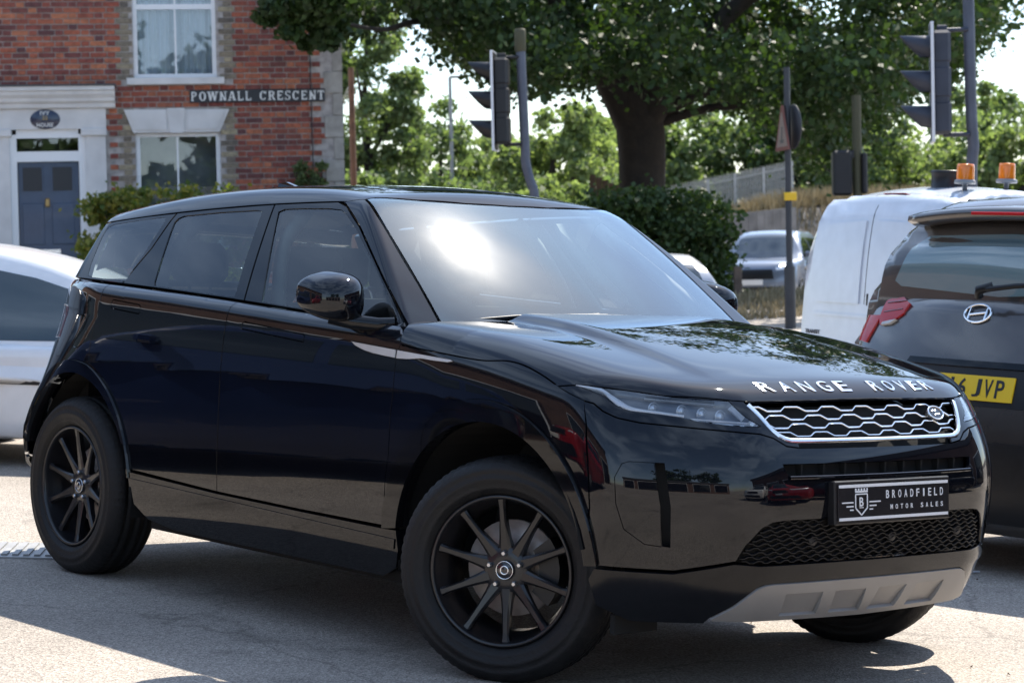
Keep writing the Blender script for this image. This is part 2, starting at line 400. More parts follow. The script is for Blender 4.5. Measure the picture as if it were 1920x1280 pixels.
def FG(P):
    x, y, z = P[..., 0], np.abs(P[..., 1]), P[..., 2]
    a = y-(.872-.48*(z-1.09)-.16*pos(z-1.09)**2-.055*(pos(-.3-x)/1.5)**2-.02*pos(x-.2)**2)
    t = z-(roofz(x)-.10*y*y); w_ = (x-(.93-(z-1.10)*1.48+.38*(z-1.10)*(1.54-z)-.20*y*y))*.56; r = (-2.06+.62*(z-1.15)+.66*y*y-x)*.85
    F = smax(a, t, .09); F = smax(F, w_, .035); F = smax(F, r, .06)
    return np.maximum(F, .95-z)
LO = Side(FL); GR = Side(FG); FR = Fan(FL, 1.2, 1); RE = Fan(FL, -1.2, -1); HO = Cyl(FL, .5, .6); RO = Cyl(FG, 1.0, .6)
car = empty('black_suv', mw=MC.copy())
tag(car, 'glossy black SUV with silver hexagon grille and ten-spoke black wheels, front and centre', 'car')
def both(name, m, D, parents):                         # right side as built, left side mirrored
    return data_obj(name, D, m, parents[0]), data_obj(name, D, m, parents[1], True)
C2 = (car, car)
fc, fR = (1.325, .375), .45; rc, rR = (-1.31, .372), .446
def arc(c, R, a0, a1, n=28): return [(c[0]+(R(t) if callable(R) else R)*math.cos(R_(t)), c[1]+(R(t) if callable(R) else R)*math.sin(R_(t))) for t in np.linspace(a0, a1, n)]
fo = lambda t: fR+np.interp(t, [0, 40, 110, 172], [.040, .050, .078, .082])
ro = lambda t: rR+np.interp(t, [0, 15, 76, 130, 180], [.006, .010, .050, .052, .04])
bl = lambda x: float(belt(x))-.003
def topline(a, b, n=12): return [(x, bl(x)) for x in np.linspace(a, b, n)]
# --- doors
dcut = [(.800, .50), (.806, .60), (.820, .68), (.823, .80), (.830, .87), (.832, .965), (.838, 1.02), (.842, 1.052), (.825, 1.083)]
fh = [(-.118, 1.052), (.284, 1.025), (.286, 1.047), (.275, 1.052), (-.105, 1.078), (-.118, 1.072)]
fdoor = [(-.236, .444), (.3, .437), (.798, .435)]+[tuple(p) for p in curve(dcut, 4)]+topline(.80, -.228)+[(-.226, 1.05), (-.228, .8)]
vent = [(.567, 1.043), (.826, 1.028), (.826, 1.000), (.76, 1.004), (.70, 1.009), (.65, 1.016), (.60, 1.028)]
vent2 = [(.836, 1.0275), (1.112, 1.011), (1.128, 1.007), (1.10, 1.001), (1.02, 1.003), (.965, 1.006), (.90, 1.000), (.836, .9985)]
fd = both('door', 'black_paint', panel_data(LO, fdoor, holes=[fh, vent]), C2)
both('door_handle', 'black_paint', panel_data(LO, fh, res=.015, depth=.006), fd)
both('side_trim', 'silver_trim', panel_data(LO, vent, off=.003, res=.012, gap=.001), fd)
rarc = arc(rc, ro, 76, 14, 20)
rh = [(-1.062, 1.088), (-.852, 1.075), (-.846, 1.082), (-.848, 1.104), (-.86, 1.110), (-1.062, 1.122), (-1.072, 1.112), (-1.072, 1.096)]
rcut = curve([(-1.172, bl(-1.172)), (-1.163, 1.13), (-1.165, 1.085), (-1.185, .988), (-1.197, .90), (-1.190, .858)], 5)
rdoor = [(-.236, .444), (-.228, .8), (-.226, 1.05)]+topline(-.228, -1.168)+[tuple(p) for p in rcut[1:-1]]+rarc+[(-.866, .468)]
rd = both('door', 'black_paint', panel_data(LO, rdoor, holes=[rh]), C2)
both('door_handle', 'black_paint', panel_data(LO, rh, res=.015, depth=.006), rd)
# --- rear quarter with fuel flap
flap = [(-1.325+.09*math.cos(t), .985+.066*math.sin(t)) for t in np.linspace(0, 2*math.pi, 28)[:-1]]
quarter = topline(-1.172, -1.62)+[(-1.62, 1.0), (-1.64, .85), (-1.68, .72)]+arc(rc, ro, 138, 76, 20)+[tuple(p) for p in rcut[::-1][1:-1]]
qt = both('quarter_panel', 'black_paint', panel_data(LO, quarter, holes=[flap]), C2)
data_obj('fuel_flap', panel_data(LO, flap, res=.02, depth=.008), 'black_paint', qt[0])
data_obj('fuel_flap', panel_data(LO, flap, res=.02, depth=.008, gap=.0003), 'black_paint', qt[1], True)
# --- front wing
hl_side = [(.852, 1.043), (1.016, 1.031), (1.244, 1.0165), (1.361, 1.021), (1.445, 1.011), (1.537, .985), (1.60, .962), (1.665, .940)]
hls = [tuple(p) for p in curve(hl_side, 5)]
wing = hls+[(1.725, .922), (1.752, .85), (1.775, .72), (1.785, .60)]+arc(fc, fo, 24, 165, 34)+[tuple(p) for p in curve(dcut, 4)[1:]]+[(.842, 1.06)]
fw = both('wing', 'black_paint', panel_data(LO, wing, holes=[vent2], gap=.0014), C2)
both('side_trim', 'silver_trim', panel_data(LO, vent2, off=.003, res=.012, gap=.001), fw)
# --- arch trims, sills
fa = arc(fc, fR, 6, 172, 40); fao = arc(fc, fo, 168, 6, 40)
at_ = both('wheel_arch_trim', 'black_trim', panel_data(LO, fa+[(.800, .428)]+fao, off=lambda P: .014+0*P[:, 0], depth=.05, res=.016, gap=.0005), C2)
ra = arc(rc, rR, 8, 163, 40); rao = arc(rc, ro, 163, 8, 40)
both('wheel_arch_trim', 'black_trim', panel_data(LO, ra+rao, off=.012, depth=.05, res=.016, gap=.0005), C2)
sill = [(-.862, .460), (-.236, .439), (.3, .432), (.796, .428), (.872, .43), (.88, .36), (.86, .30), (.78, .262), (-.55, .262), (-.74, .285), (-.835, .335)]
both('sill', 'black_trim', panel_data(LO, sill, off=.006, depth=.05), C2)
both('sill_moulding', 'black_trim', panel_data(LO, [(-.855, .400), (.86, .362), (.868, .40), (-.86, .437)], off=.010, depth=.01), C2)
# --- bonnet
def c3(F_, pts): return np.array(pts)
def ctr(z, y=0.): return (float(xfz(z))-.16*y*y, y, z)
hoodR = [tuple(np.concatenate([[p[0]], [-LO.to3(np.array([p]))[0, 1]*-1], [p[1]]])) for p in hls]
hoodR = [(p[0], LO.to3(np.array([p]))[0, 1], p[1]) for p in hls[:-4]]+[(1.70, -.855, .966), (1.796, -.801, .960), (1.868, -.744, .952), (1.926, -.684, .946), (2.020, -.534, .939), (2.050, -.40, .938), (2.068, -.20, .938), (2.073, 0, .938)]
hf = HO.from3(np.array(hoodR)); hf[:, 1] = -np.abs(hf[:, 1]); hf = curve(hf, 3)
rear_edge = [(.93, 0.), (.915, -.25), (.885, -.5), (.845, -.70), (.815, -.84)]
tp = Top(FL); re3 = tp.to3(np.array(rear_edge)); ref_ = HO.from3(re3)
half = [tuple(p) for p in ref_[::1]]+[(.842, float(hf[0, 1]))]+[tuple(p) for p in hf]
hood_o = half+[(x, -y) for x, y in half[::-1][1:-1]]
hood = panel('bonnet', 'black_paint', car, HO, hood_o, res=.018)
# --- roof
rail = [(-1.60, 1.426), (-1.496, 1.438), (-1.019, 1.477), (-.467, 1.511), (.053, 1.529), (.10, 1.5285)]
r3 = GR.to3(np.array(rail)); rf = RO.from3(r3); tg = Top(FG)
hd3 = tg.to3(np.array([(.175, -.60), (.235, -.40), (.268, -.2), (.278, 0.)])); hdf = RO.from3(hd3)
tl3 = tg.to3(np.array([(-1.87, 0), (-1.81, -.3), (-1.70, -.5)])); tlf = RO.from3(tl3)
half = [tuple(p) for p in tlf]+[tuple(p) for p in curve(rf, 4)]+[tuple(p) for p in hdf]
roof = panel('roof', 'black_paint', car, RO, half+[(x, -y) for x, y in half[::-1][1:-1]], res=.03)
sun_o = [(-1.25, -.40), (-.05, -.42), (.02, -.36), (.06, 0), (.02, .36), (-.05, .42), (-1.25, .40), (-1.3, 0)]
panel('glass_roof', 'frit', roof, tg, [tuple(p) for p in curve(sun_o, 3, True)], off=.002, depth=.006)
sp = MB()
spo = [(-1.80, 1.404), (-1.90, 1.398), (-2.02, 1.372), (-2.03, 1.36), (-1.95, 1.352), (-1.82, 1.36)]
prof = []
for y in np.linspace(-.60, .60, 25):
    zo = .03*(1-(y/.60)**2)+.012; xo = .30*(y/.60)**2
    prof.append([(x+xo*(1 if x < -1.9 else .75)+.03, y, z+zo+(.012 if i < 2 else 0)) for i, (x, z) in enumerate(spo)])
n_ = len(spo); v = [p for q in prof for p in q]
f = [(i*n_+k, i*n_+(k+1) % n_, (i+1)*n_+(k+1) % n_, (i+1)*n_+k) for i in range(24) for k in range(n_)]+[tuple(range(n_)), tuple(range(24*n_, 25*n_))[::-1]]
sp.add(v, f, True).build('spoiler', 'black_paint', car)
fin = MB(); fin.add([(-1.02, -.03, 1.575), (-1.02, .03, 1.575), (-1.24, -.035, 1.55), (-1.24, .035, 1.55), (-1.20, -.008, 1.63), (-1.20, .008, 1.63), (-1.255, -.008, 1.625), (-1.255, .008, 1.625), (-1.10, -.012, 1.605), (-1.10, .012, 1.605)],
        [(0, 8, 4, 6, 2), (1, 3, 7, 5, 9), (0, 1, 9, 8), (8, 9, 5, 4), (4, 5, 7, 6), (6, 7, 3, 2)]).build('roof_fin', 'black_paint', roof)
# --- side windows and their frames
def gl(x): return float(belt(x))+.006
fg = [tuple(p) for p in curve([(-.108, gl(-.1)+.004), (.2, gl(.2)+.003), (.5, gl(.5)+.003), (.715, gl(.715)+.004)], 4)]+[(.735, 1.125), (.62, 1.203), (.45, 1.313), (.25, 1.430), (.145, 1.482), (.10, 1.497), (.03, 1.501), (-.15, 1.500), (-.262, 1.496), (-.29, 1.486)]
rg = [(-.30, gl(-.3)+.004), (-.6, gl(-.6)+.003), (-.905, gl(-.9)+.004), (-.918, 1.20), (-.955, 1.30), (-.992, 1.40), (-1.002, 1.436), (-.99, 1.452), (-.955, 1.462), (-.7, 1.479), (-.44, 1.490), (-.405, 1.485), (-.398, 1.470), (-.345, 1.30)]
qg = [(-1.155, gl(-1.155)+.006), (-1.30, gl(-1.3)+.006), (-1.44, gl(-1.44)+.006), (-1.495, gl(-1.49)+.01), (-1.52, 1.26), (-1.545, 1.37), (-1.54, 1.405), (-1.50, 1.420), (-1.30, 1.440), (-1.10, 1.455), (-1.085, 1.44), (-1.11, 1.33)]
side_area_f = [(x, float(belt(x))+.001) for x in np.linspace(-.222, .745, 14)]+[(.768, 1.112), (.65, 1.196), (.47, 1.312), (.27, 1.437), (.12, 1.512), (.053, 1.5275)]+[(-.15, 1.522), (-.342, 1.515)]
side_area_r = [(x, float(belt(x))+.001) for x in np.linspace(-1.165, -.228, 12)]+[(-.348, 1.515), (-.467, 1.509), (-.75, 1.493), (-1.019, 1.475), (-1.035, 1.445), (-1.07, 1.33)]
side_area_q = [(x, float(belt(x))+.001) for x in np.linspace(-1.62, -1.172, 9)]+[(-1.076, 1.33), (-1.042, 1.445), (-1.027, 1.474), (-1.25, 1.458), (-1.496, 1.436), (-1.585, 1.425)]
f1 = both('window_frame', 'black_trim', panel_data(GR, side_area_f, holes=[fg], depth=.02), fd)
f2 = both('window_frame', 'black_trim', panel_data(GR, side_area_r, holes=[rg], depth=.02), rd)
f3 = both('window_frame', 'black_trim', panel_data(GR, side_area_q, holes=[qg], depth=.02), C2)
both('window', 'side_glass', panel_data(GR, fg, off=-.004, depth=.003, gap=-.001), fd)
both('window', 'tint_glass', panel_data(GR, rg, off=-.004, depth=.003, gap=-.001), rd)
both('window', 'tint_glass', panel_data(GR, qg, off=-.001, depth=.003, gap=-.001), C2)
# --- windscreen pillars and windscreen
po = GR.to3(np.array([(.080, 1.5285), (.125, 1.512), (.275, 1.437), (.475, 1.312), (.655, 1.196), (.771, 1.112), (.785, 1.098)]))
pi = tg.to3(np.array([(.178, -.598), (.25, -.617), (.40, -.648), (.60, -.685), (.72, -.705), (.80, -.718)]))
apil = [tuple(p) for p in curve(RO.from3(po), 4)]+[tuple(p) for p in curve(RO.from3(pi)[::-1], 4)]+[(.12, RO.from3(pi)[0, 1]-.012)]
both('windscreen_pillar', 'black_paint', panel_data(RO, apil, depth=.02, res=.006), C2)
ws = [(.182, -.595), (.24, -.40), (.272, -.2), (.282, 0)]; wb = [(.815, -.720), (.885, -.50), (.925, -.25), (.945, 0)]
wl = [tuple(p) for p in curve(wb, 5)][::-1]+[(.60, -.682), (.40, -.645)]+[tuple(p) for p in curve(ws, 4)]
wso = wl+[(x, -y) for x, y in wl[::-1][1:-1]]
wi_t = [(.225, -.545), (.285, -.38), (.315, -.2), (.322, 0)]; wi_b = [(.70, -.585), (.735, -.57), (.775, -.50), (.81, -.25), (.825, 0)]
il = [tuple(p) for p in curve(wi_b, 5)][::-1]+[(.55, -.605), (.40, -.59)]+[tuple(p) for p in curve(wi_t, 4)]
wio = il+[(x, -y) for x, y in il[::-1][1:-1]]
wsg = panel('windscreen', 'windscreen_glass', car, tg, wso, depth=.004, gap=.003)
panel('frit_band', 'frit', wsg, tg, wso, holes=[wio], off=-.0035, depth=.001, gap=.003)
panel('cowl', 'black_plastic', car, tg, [(.795, -.73), (.90, -.25), (.915, 0), (.90, .25), (.795, .73), (.93, .70), (1.02, 0), (.93, -.70)], off=-.02, depth=.02)
cam_pod = MB(); cam_pod.box((.30, -.09, 1.44), (.36, .09, 1.465), .006); cam_pod.box((.31, .02, 1.42), (.36, .08, 1.45), .006); cam_pod.build('camera_housing', 'cabin_dark', wsg)
wip = MB(); wip.tube([(.86, -.10, 1.152), (.85, .15, 1.150), (.83, .42, 1.142), (.80, .56, 1.13)], .007, 6); wip.tube([(.91, -.30, 1.125), (.88, -.18, 1.146), (.86, -.05, 1.152)], .011, 6)
wip.build('wiper', 'black_plastic', car)
wip = MB(); wip.tube([(.80, -.62, 1.125), (.85, -.42, 1.145), (.87, -.2, 1.152), (.875, -.02, 1.153)], .007, 6); wip.build('wiper', 'black_plastic', car)
# --- tail: tailgate, lamps, bumper
def re(pts): return [tuple(p) for p in RE.from3(np.array(pts, float))]
def mir(half): return half+[(-x, y) for x, y in half[::-1]]
qx = -1.62
def rs(z, x=qx): return (x, float(LO.to3(np.array([(x, z)]))[0, 1]), z)
def ry(y, z):
    q = cast(FL, np.array([[-1., y, z]]), np.array([[-1., 0, 0]]), 1.4, .1, 120)[0]; return tuple(q)
tg_ = re([ry(y, z) for y, z in ((0, .60), (-.50, .62), (-.56, .95), (-.58, 1.08), (-.58, 1.185), (-.3, 1.19), (0, 1.19))])
panel('tailgate', 'black_paint', car, RE, mir(tg_), res=.03)
lamp = re([rs(1.075), ry(-.70, 1.08), ry(-.565, 1.05), ry(-.555, .94), ry(-.70, .93), rs(.945)])
both('tail_lamp', 'lamp_red_dark', panel_data(RE, lamp, off=.004), C2)
cor = re([rs(1.185), ry(-.72, 1.185), ry(-.588, 1.185), ry(-.588, 1.09), ry(-.70, 1.086), rs(1.081)]); both('corner_panel', 'black_paint', panel_data(RE, cor), C2)
rb = re([ry(0, .592), ry(-.505, .612), ry(-.552, .932), ry(-.70, .924), rs(.938), rs(.85, -1.645), rs(.73, -1.69), rs(.62, -1.765), rs(.45, -1.785), ry(-.70, .40), ry(-.5, .37), ry(0, .36)])
panel('bumper', 'black_paint', car, RE, mir(rb[::-1]), res=.03)
panel('valance', 'black_plastic', car, RE, mir(re([ry(0, .355), ry(-.5, .365), ry(-.70, .395), rs(.445, -1.785), rs(.43, -1.775), ry(-.62, .30), ry(-.5, .26), ry(0, .25)])[::-1]), res=.03)
rgl = [(-2.02, 0), (-1.93, -.35), (-1.80, -.57), (-1.69, -.54), (-1.80, -.35), (-1.88, 0)]
panel('tailgate_window', 'tint_glass', car, tg, [tuple(p) for p in rgl]+[(x, -y) for x, y in rgl[::-1][1:-1]], off=.0, depth=.004, gap=.001)
# --- nose
def fr(pts): return [tuple(p) for p in FR.from3(np.array(pts, float))]
def fpt(y, z):                                         # point of the nose at a given y and z
    y = np.atleast_1d(np.asarray(y, float)); z = np.broadcast_to(np.asarray(z, float), y.shape)
    O = np.stack([0*y, y, z], -1); D = np.zeros_like(O); D[:, 0] = 1
    return cast(FL, O, D, 2.4, 1.3, 120)
def fyz(pts): return [tuple(p) for p in FR.from3(np.concatenate([fpt(y, z) for y, z in pts]))]
gr_half = [(0, .8155), (-.36, .8165), (-.392, .819), (-.415, .830), (-.440, .851), (-.462, .885), (-.492, .931), (-.492, .936), (-.2, .9365), (0, .9365)]
gr_o = fyz(gr_half); gfull = gr_o+[(-x, y) for x, y in gr_o[::-1][1:-1]]
seam = [(0, .8), (-.36, .8), (-.41, .806), (-.45, .83), (-.493, .842), (-.60, .850), (-.693, .857), (-.79, .865)]
seam_p = fyz(seam)+fr([(1.842, -.847, .876), (1.80, -.868, .893), (1.765, -.878, .915), (1.729, -.887, .921)])
def sd(x, z): return (x, float(LO.to3(np.array([(x, z)]))[0, 1]), z)
arch_f = [sd(c_[0], c_[1]) for c_ in arc(fc, fo, 22, 7, 6)]
lg_half = [(0, .586), (-.26, .584), (-.44, .5815), (-.482, .577), (-.515, .56), (-.557, .506), (-.576, .458)]
lg_p = fyz(lg_half); lgb = fyz([(-.50, .4475), (-.154, .450), (0, .450)])
bump = seam_p+fr([sd(1.7535, .85), sd(1.7765, .72), sd(1.7865, .60)]+arch_f)+fr([(1.80, -.868, .425), (2.00, -.73, .424)])+[tuple(p) for p in lg_p[::-1]]
slot_half = [(0, .716), (-.40, .717), (-.421, .7185), (-.436, .735), (-.440, .752), (0, .752)]
slot = fyz(slot_half); slotf = slot+[(-x, y) for x, y in slot[::-1][1:-1]]
fang = fr([(1.874, -.875, .70), (1.893, -.866, .741), (1.91, -.853, .748), (1.966, -.803, .748), (1.982, -.783, .62), (1.986, -.778, .498), (1.953, -.814, .503), (1.905, -.858, .545), (1.882, -.873, .62)])
duct = fr([(1.970, -.798, .748), (1.986, -.781, .62), (1.990, -.773, .50), (2.004, -.757, .498), (2.002, -.760, .62), (1.986, -.778, .748)])
mf = lambda h: [(-x, y) for x, y in h[::-1]]
bfull = bump+[(-x, y) for x, y in bump[::-1][1:-1]]
bumper = panel('bumper', 'black_paint', car, FR, bfull, holes=[slotf, fang, mf(fang), duct, mf(duct)], res=.02)
for q in (fang, mf(fang)): panel('bumper_blade', 'black_paint', bumper, FR, q, off=-.003, depth=.01, gap=-.0008)
for q in (duct, mf(duct)): panel('air_duct', 'dark_void', bumper, FR, q, off=-.03, depth=.002, gap=-.012)
panel('air_slot', 'dark_void', bumper, FR, slotf, off=-.035, depth=.002, gap=-.015)
for y in np.linspace(-.36, .36, 9):
    p = fpt(y, .734)[0]; MB().box((p[0]-.04, y-.004, .705), (p[0]-.014, y+.004, .765)).build('slot_fin', 'dark_void', bumper)
strip_mesh(FL, fpt(np.linspace(-.425, .425, 60), .7125), .012, .008).build('slot_lip', 'black_paint', bumper)
# lower grille, valance and skid plate
lgf = lg_p+lgb+[(-x, y) for x, y in (lg_p+lgb)[::-1] if x > 1e-6 or True][1:-1]
lgrille = panel('intake_grille', 'dark_void', car, FR, lgf, off=-.03, depth=.002, gap=-.01)
mb = MB()
for r_i in range(10):
    zz = .452+.0138*r_i
    ymax = float(np.interp(zz, [.45, .458, .506, .56, .5815], [.56, .575, .555, .515, .44]))-.008
    ys = np.arange(-ymax, ymax, .0125); k = np.arange(len(ys))
    ph = np.where(((k+2*(r_i % 2)) % 4) < 2, .0034, -.0034)
    strip_mesh(FL, fpt(ys, zz+ph), .0042, .012, off=-.020, mb=mb)
mesh_part = mb.build('grille_mesh', 'black_plastic', lgrille); tag(mesh_part, kind='stuff')
for y in (-.30, .05, .40):
    p = fpt(y, .515)[0]; MB().lathe([(0, .0), (.016, 0), (.019, -.004), (.019, -.03)], 16, 'x', (p[0]-.012, y, .515)).build('parking_sensor', 'black_plastic', lgrille)
sk_t = [(-.592, .274), (-.545, .312), (-.515, .345), (-.490, .370), (-.462, .381), (-.433, .384), (-.13, .387), (0, .387)]
skt = fyz([(y, max(z, .2)) for y, z in sk_t])
val = fyz([(0, .446), (-.154, .446), (-.50, .4435), (-.578, .450)])+fr([(2.00, -.735, .418), (1.80, -.868, .419)])+fr([sd(1.775, .38), sd(1.79, .30), sd(1.86, .255)])+fyz([(-.60, .255)])+skt
panel('bumper_skirt', 'bumper_lower', car, FR, val+[(-x, y) for x, y in val[::-1][1:-1]], res=.02, off=lambda P: .010*np.clip(1-abs(P[:, 2]-.415)/.03, 0, 1)+0.)
skb = fyz([(0, .258), (-.35, .262), (-.50, .264), (-.585, .268)])
skid = skt[::-1]+[] ; sk_h = skb+skt
skq = [[(s*y0, .278), (s*y1, .279), (s*(y1+.012), .350), (s*(y0+.012), .350)] for s in (-1, 1) for y0, y1 in ((.02, .155), (.21, .36))]
skd = panel('skid_plate', 'skid_silver', car, FR, sk_h+[(-x, y) for x, y in sk_h[::-1][1:-1]], holes=[fyz(q) for q in skq], res=.02, off=.006, depth=.03, gap=.001)
for q in skq:                                          # facets leaning in towards the ground
    P = np.concatenate([fpt(np.linspace(q[0][0], q[1][0], 6), .276), fpt(np.linspace(q[3][0], q[2][0], 6), .353)]); N = grad(FL, P)
    P = P+N*np.concatenate([np.full(6, -.007), np.full(6, .004)])[:, None]
    MB().add(P, [(i, i+1, i+7, i+6) for i in range(5)]).build('skid_facet', 'skid_silver', skd)
# headlamps with their black surround
lens = fr([(1.668, -.884, .9705), (1.70, -.872, .9655), (1.777, -.838, .961), (1.825, -.793, .957)])+fyz([(-.69, .944), (-.60, .939), (-.545, .936), (-.524, .897), (-.505, .880), (-.481, .866), (-.49, .8625), (-.575, .868), (-.656, .877), (-.70, .887)])+fr([(1.868, -.812, .899), (1.827, -.842, .913), (1.786, -.856, .940), (1.70, -.877, .962)])
hood_edge = HO.to3(hf); he = [p for p in hood_edge if p[0] > 1.60]
sur = [tuple(p) for p in FR.from3(np.array(he))]
sur = [p for p in sur if p[0] < FR.from3(fpt(-.50, .936))[0, 0]+.0]
sur = sur+fyz([(-.497, .9365)])+fyz([(-.467, .885), (-.445, .851), (-.42, .829), (-.40, .8175), (-.36, .8155)])+[(seam_p[1][0], seam_p[1][1]+.0008)]+[(p[0], p[1]+.0008) for p in seam_p[2:]]
both('headlamp_surround', 'black_paint', panel_data(FR, sur, holes=[lens], res=.014, gap=.0016), C2)
D = panel_data(FR, lens, off=-.030, depth=.0, res=.012, gap=-.006); hb = both('headlamp', 'lamp_bowl', D, C2)
D = panel_data(FR, lens, off=0., depth=.030, res=.012, gap=.001); both('lamp_cover', 'clear_glass', D, hb)
sig = FR.to3(curve(np.array(fr([(1.68, -.88, .9675), (1.76, -.848, .9585), (1.80, -.838, .938), (1.838, -.826, .917), (1.868, -.805, .9055)])+fyz([(-.74, .8985), (-.685, .891)])), 6))
wds = np.interp(np.linspace(0, 1, len(sig)), [0, .25, .45, .6, .75, 1], [.005, .012, .020, .016, .010, .009])
D0 = strip_mesh(FL, sig, wds, .006, off=-.008)
def both_mb(name, m, mb, parents):
    mb.build(name, m, parents[0]); mb2 = MB(); mb2.v = [(x, -y, z) for x, y, z in mb.v]; mb2.f = [t[::-1] for t in mb.f]; mb2.sm = mb.sm; mb2.build(name, m, parents[1])
both_mb('light_signature', 'lamp_strip', D0, hb)
box_l = np.concatenate([fpt(np.array([-.672, -.49]), np.array([.8868, .8785])), fpt(np.array([-.483, -.50]), np.array([.8685, .8665])), fpt(np.array([-.60, -.648]), np.array([.8725, .878]))])
bxo = FR.to3(dens(FR.from3(box_l), .012)); both_mb('indicator_frame', 'lamp_strip', strip_mesh(FL, bxo, .0045, .006, off=-.016, closed=True), hb)
both('indicator', 'lamp_inner', panel_data(FR, [tuple(p) for p in FR.from3(box_l)], off=-.018, depth=.01, res=.012, gap=.002), hb)
top_st = fpt(np.linspace(-.755, -.585, 24), np.linspace(.944, .934, 24)); both_mb('lamp_blade', 'silver_trim', strip_mesh(FL, top_st, .006, .008, off=-.022), hb)
end_st = fpt(np.linspace(-.545, -.522, 8), np.linspace(.926, .889, 8)); both_mb('lamp_blade', 'lamp_strip', strip_mesh(FL, end_st, .009, .006, off=-.020), hb)
for y, z in ((-.745, .921), (-.680, .917), (-.630, .911), (-.580, .906)):
    p = fpt(y, z)[0]; nrm = grad(FL, p[None])[0]; c_ = p-nrm*.034
    mb = MB(); mb.lathe([(.0, .012), (.010, .010), (.015, .004), (.017, -.002), (.021, .006), (.023, .002)], 18, 'x', tuple(c_)); both_mb('lamp_lens', 'lamp_inner', mb, hb)
# grille
gback = panel('grille', 'dark_void', car, FR, gfull, off=-.045, depth=.002, gap=-.012)
fl = fpt(np.concatenate([np.linspace(-.487, -.462, 6), np.array([-.452, -.440, -.424, -.405, -.385, -.36]), np.linspace(-.3, 0, 14)]), np.concatenate([np.linspace(.928, .888, 6), np.array([.870, .853, .838, .8285, .8235, .8225]), np.full(14, .8220)]))
flr = np.concatenate([fl, fl[::-1][1:]*np.array([1, -1, 1])])
strip_mesh(FL, flr, np.concatenate([np.linspace(.018, .013, len(fl)), np.linspace(.013, .018, len(fl)-1)]), .006, off=-.004).build('grille_frame', 'satin_chrome', gback)
per = .153
for r_i in range(4):
    z0 = .9200-.0252*r_i; ph = 0 if r_i % 2 == 0 else .5
    ymax = float(np.interp(z0, [.84, .851, .885, .931], [.425, .432, .455, .482]))-.006
    ys = np.arange(-ymax, ymax+.001, .006); t = (ys/per+ph+.08) % 1
    wv = np.interp(t, [0, .17, .33, .50, .67, .83, 1], [1, 1, -1, -1, -1, 1, 1])*.0062
    if r_i == 1:
        keep = np.abs(ys-.335) > .036
        for seg in (ys < .30, ys > .37):
            k = seg & keep
            if k.sum() > 2: strip_mesh(FL, fpt(ys[k], z0+wv[k]), .0062, .008, off=-.016).build('grille_bar', 'satin_chrome', gback)
        continue
    strip_mesh(FL, fpt(ys, z0+wv), .0062, .008, off=-.016).build('grille_bar', 'satin_chrome', gback)
cy, cz = .335, .8935
el = [(cy+.040*math.cos(t), cz+.0195*math.sin(t)) for t in np.linspace(0, 2*math.pi, 25)[:-1]]
badge = panel('badge', 'plate_badge' if 'plate_badge' in MAT else 'lamp_dark', gback, FR, fyz(el), off=.0, depth=.02, gap=0, res=.01)
strip_mesh(FL, np.concatenate([fpt(a, b) for a, b in el]), .005, .004, closed=True, off=.0).build('badge_rim', 'satin_chrome', badge)
mb = MB()
for k, (ya, yb, dz) in enumerate(((-.022, .010, .006), (-.012, .022, -.005))):
    strip_mesh(FL, fpt(np.linspace(cy+ya, cy+yb, 6), cz+dz+.0015*np.array([1, -1, 1, -1, 1, -1])), .0042, .002, off=.0005, mb=mb)
mb.build('badge_lettering', 'satin_chrome', badge)
# bonnet lettering
def surf_text(ch, y0, wdt, z0, hz, par, m, ht=.004, name='letter', bold=.008):
    me = fit_text(ch, wdt, hz, 1., bold); a = np.empty(len(me.vertices)*3); me.vertices.foreach_get('co', a); a = a.reshape(-1, 3)
    yy = y0+a[:, 0]; xb = fpt(yy, z0)[:, 0]-a[:, 1]/hz*.050                # up the slope of the bonnet
    P = tp.to3(np.stack([xb, yy], -1)); N = grad(FL, P); a2 = P+N*(a[:, 2:3]*ht-.001)
    me.vertices.foreach_set('co', a2.ravel()); me.update(); return link(name, me, m, par)
for wrd, y0, y1 in (('RANGE', -.395, -.020), ('ROVER', .090, .414)):
    n = len(wrd); cw = (y1-y0)/(n+(n-1)*.62); 
    for i, ch in enumerate(wrd): surf_text(ch, y0+i*cw*1.62, cw, .9630, .0235, hood, 'chrome')
# front plate
pl = empty('number_plate'); pl.parent = car; pc = fpt(0., .634)[0]; nn = grad(FL, pc[None])[0]
pl.matrix_local = Matrix.Translation((2.222, 0, .634)) @ Matrix.Rotation(R_(90), 4, 'Z') @ Matrix.Rotation(R_(90-4), 4, 'X')
MB().box((-.272, -.068, -.034), (.272, .068, -.001), .004).build('plate_holder', 'black_plastic', pl)
MB().box((-.26, -.0555, -.001), (.26, .0555, .003), .001).build('plate_panel', 'plate_black', pl)
for s in (-1, 1): MB().box((-.257, s*.0505-.0045, .003), (.257, s*.0505+.0045, .0045)).build('plate_stripe', 'white_plate', pl)
def ptxt(s_, x, y, w_, h, bold=0.): link('lettering', fit_text(s_, w_, h, .0012, bold), 'white_plate', pl, Matrix.Translation((x, y, .003)))
for i, ch in enumerate('BROADFIELD'): ptxt(ch, -.040+i*.0288+(.004 if ch == 'I' else 0), .008, .014 if ch != 'I' else .006, .025, .01)
k = 0
for i, ch in enumerate('MOTOR SALES'):
    if ch != ' ': ptxt(ch, -.020+i*.0242, -.027, .011, .015, .012)
crest = MB()
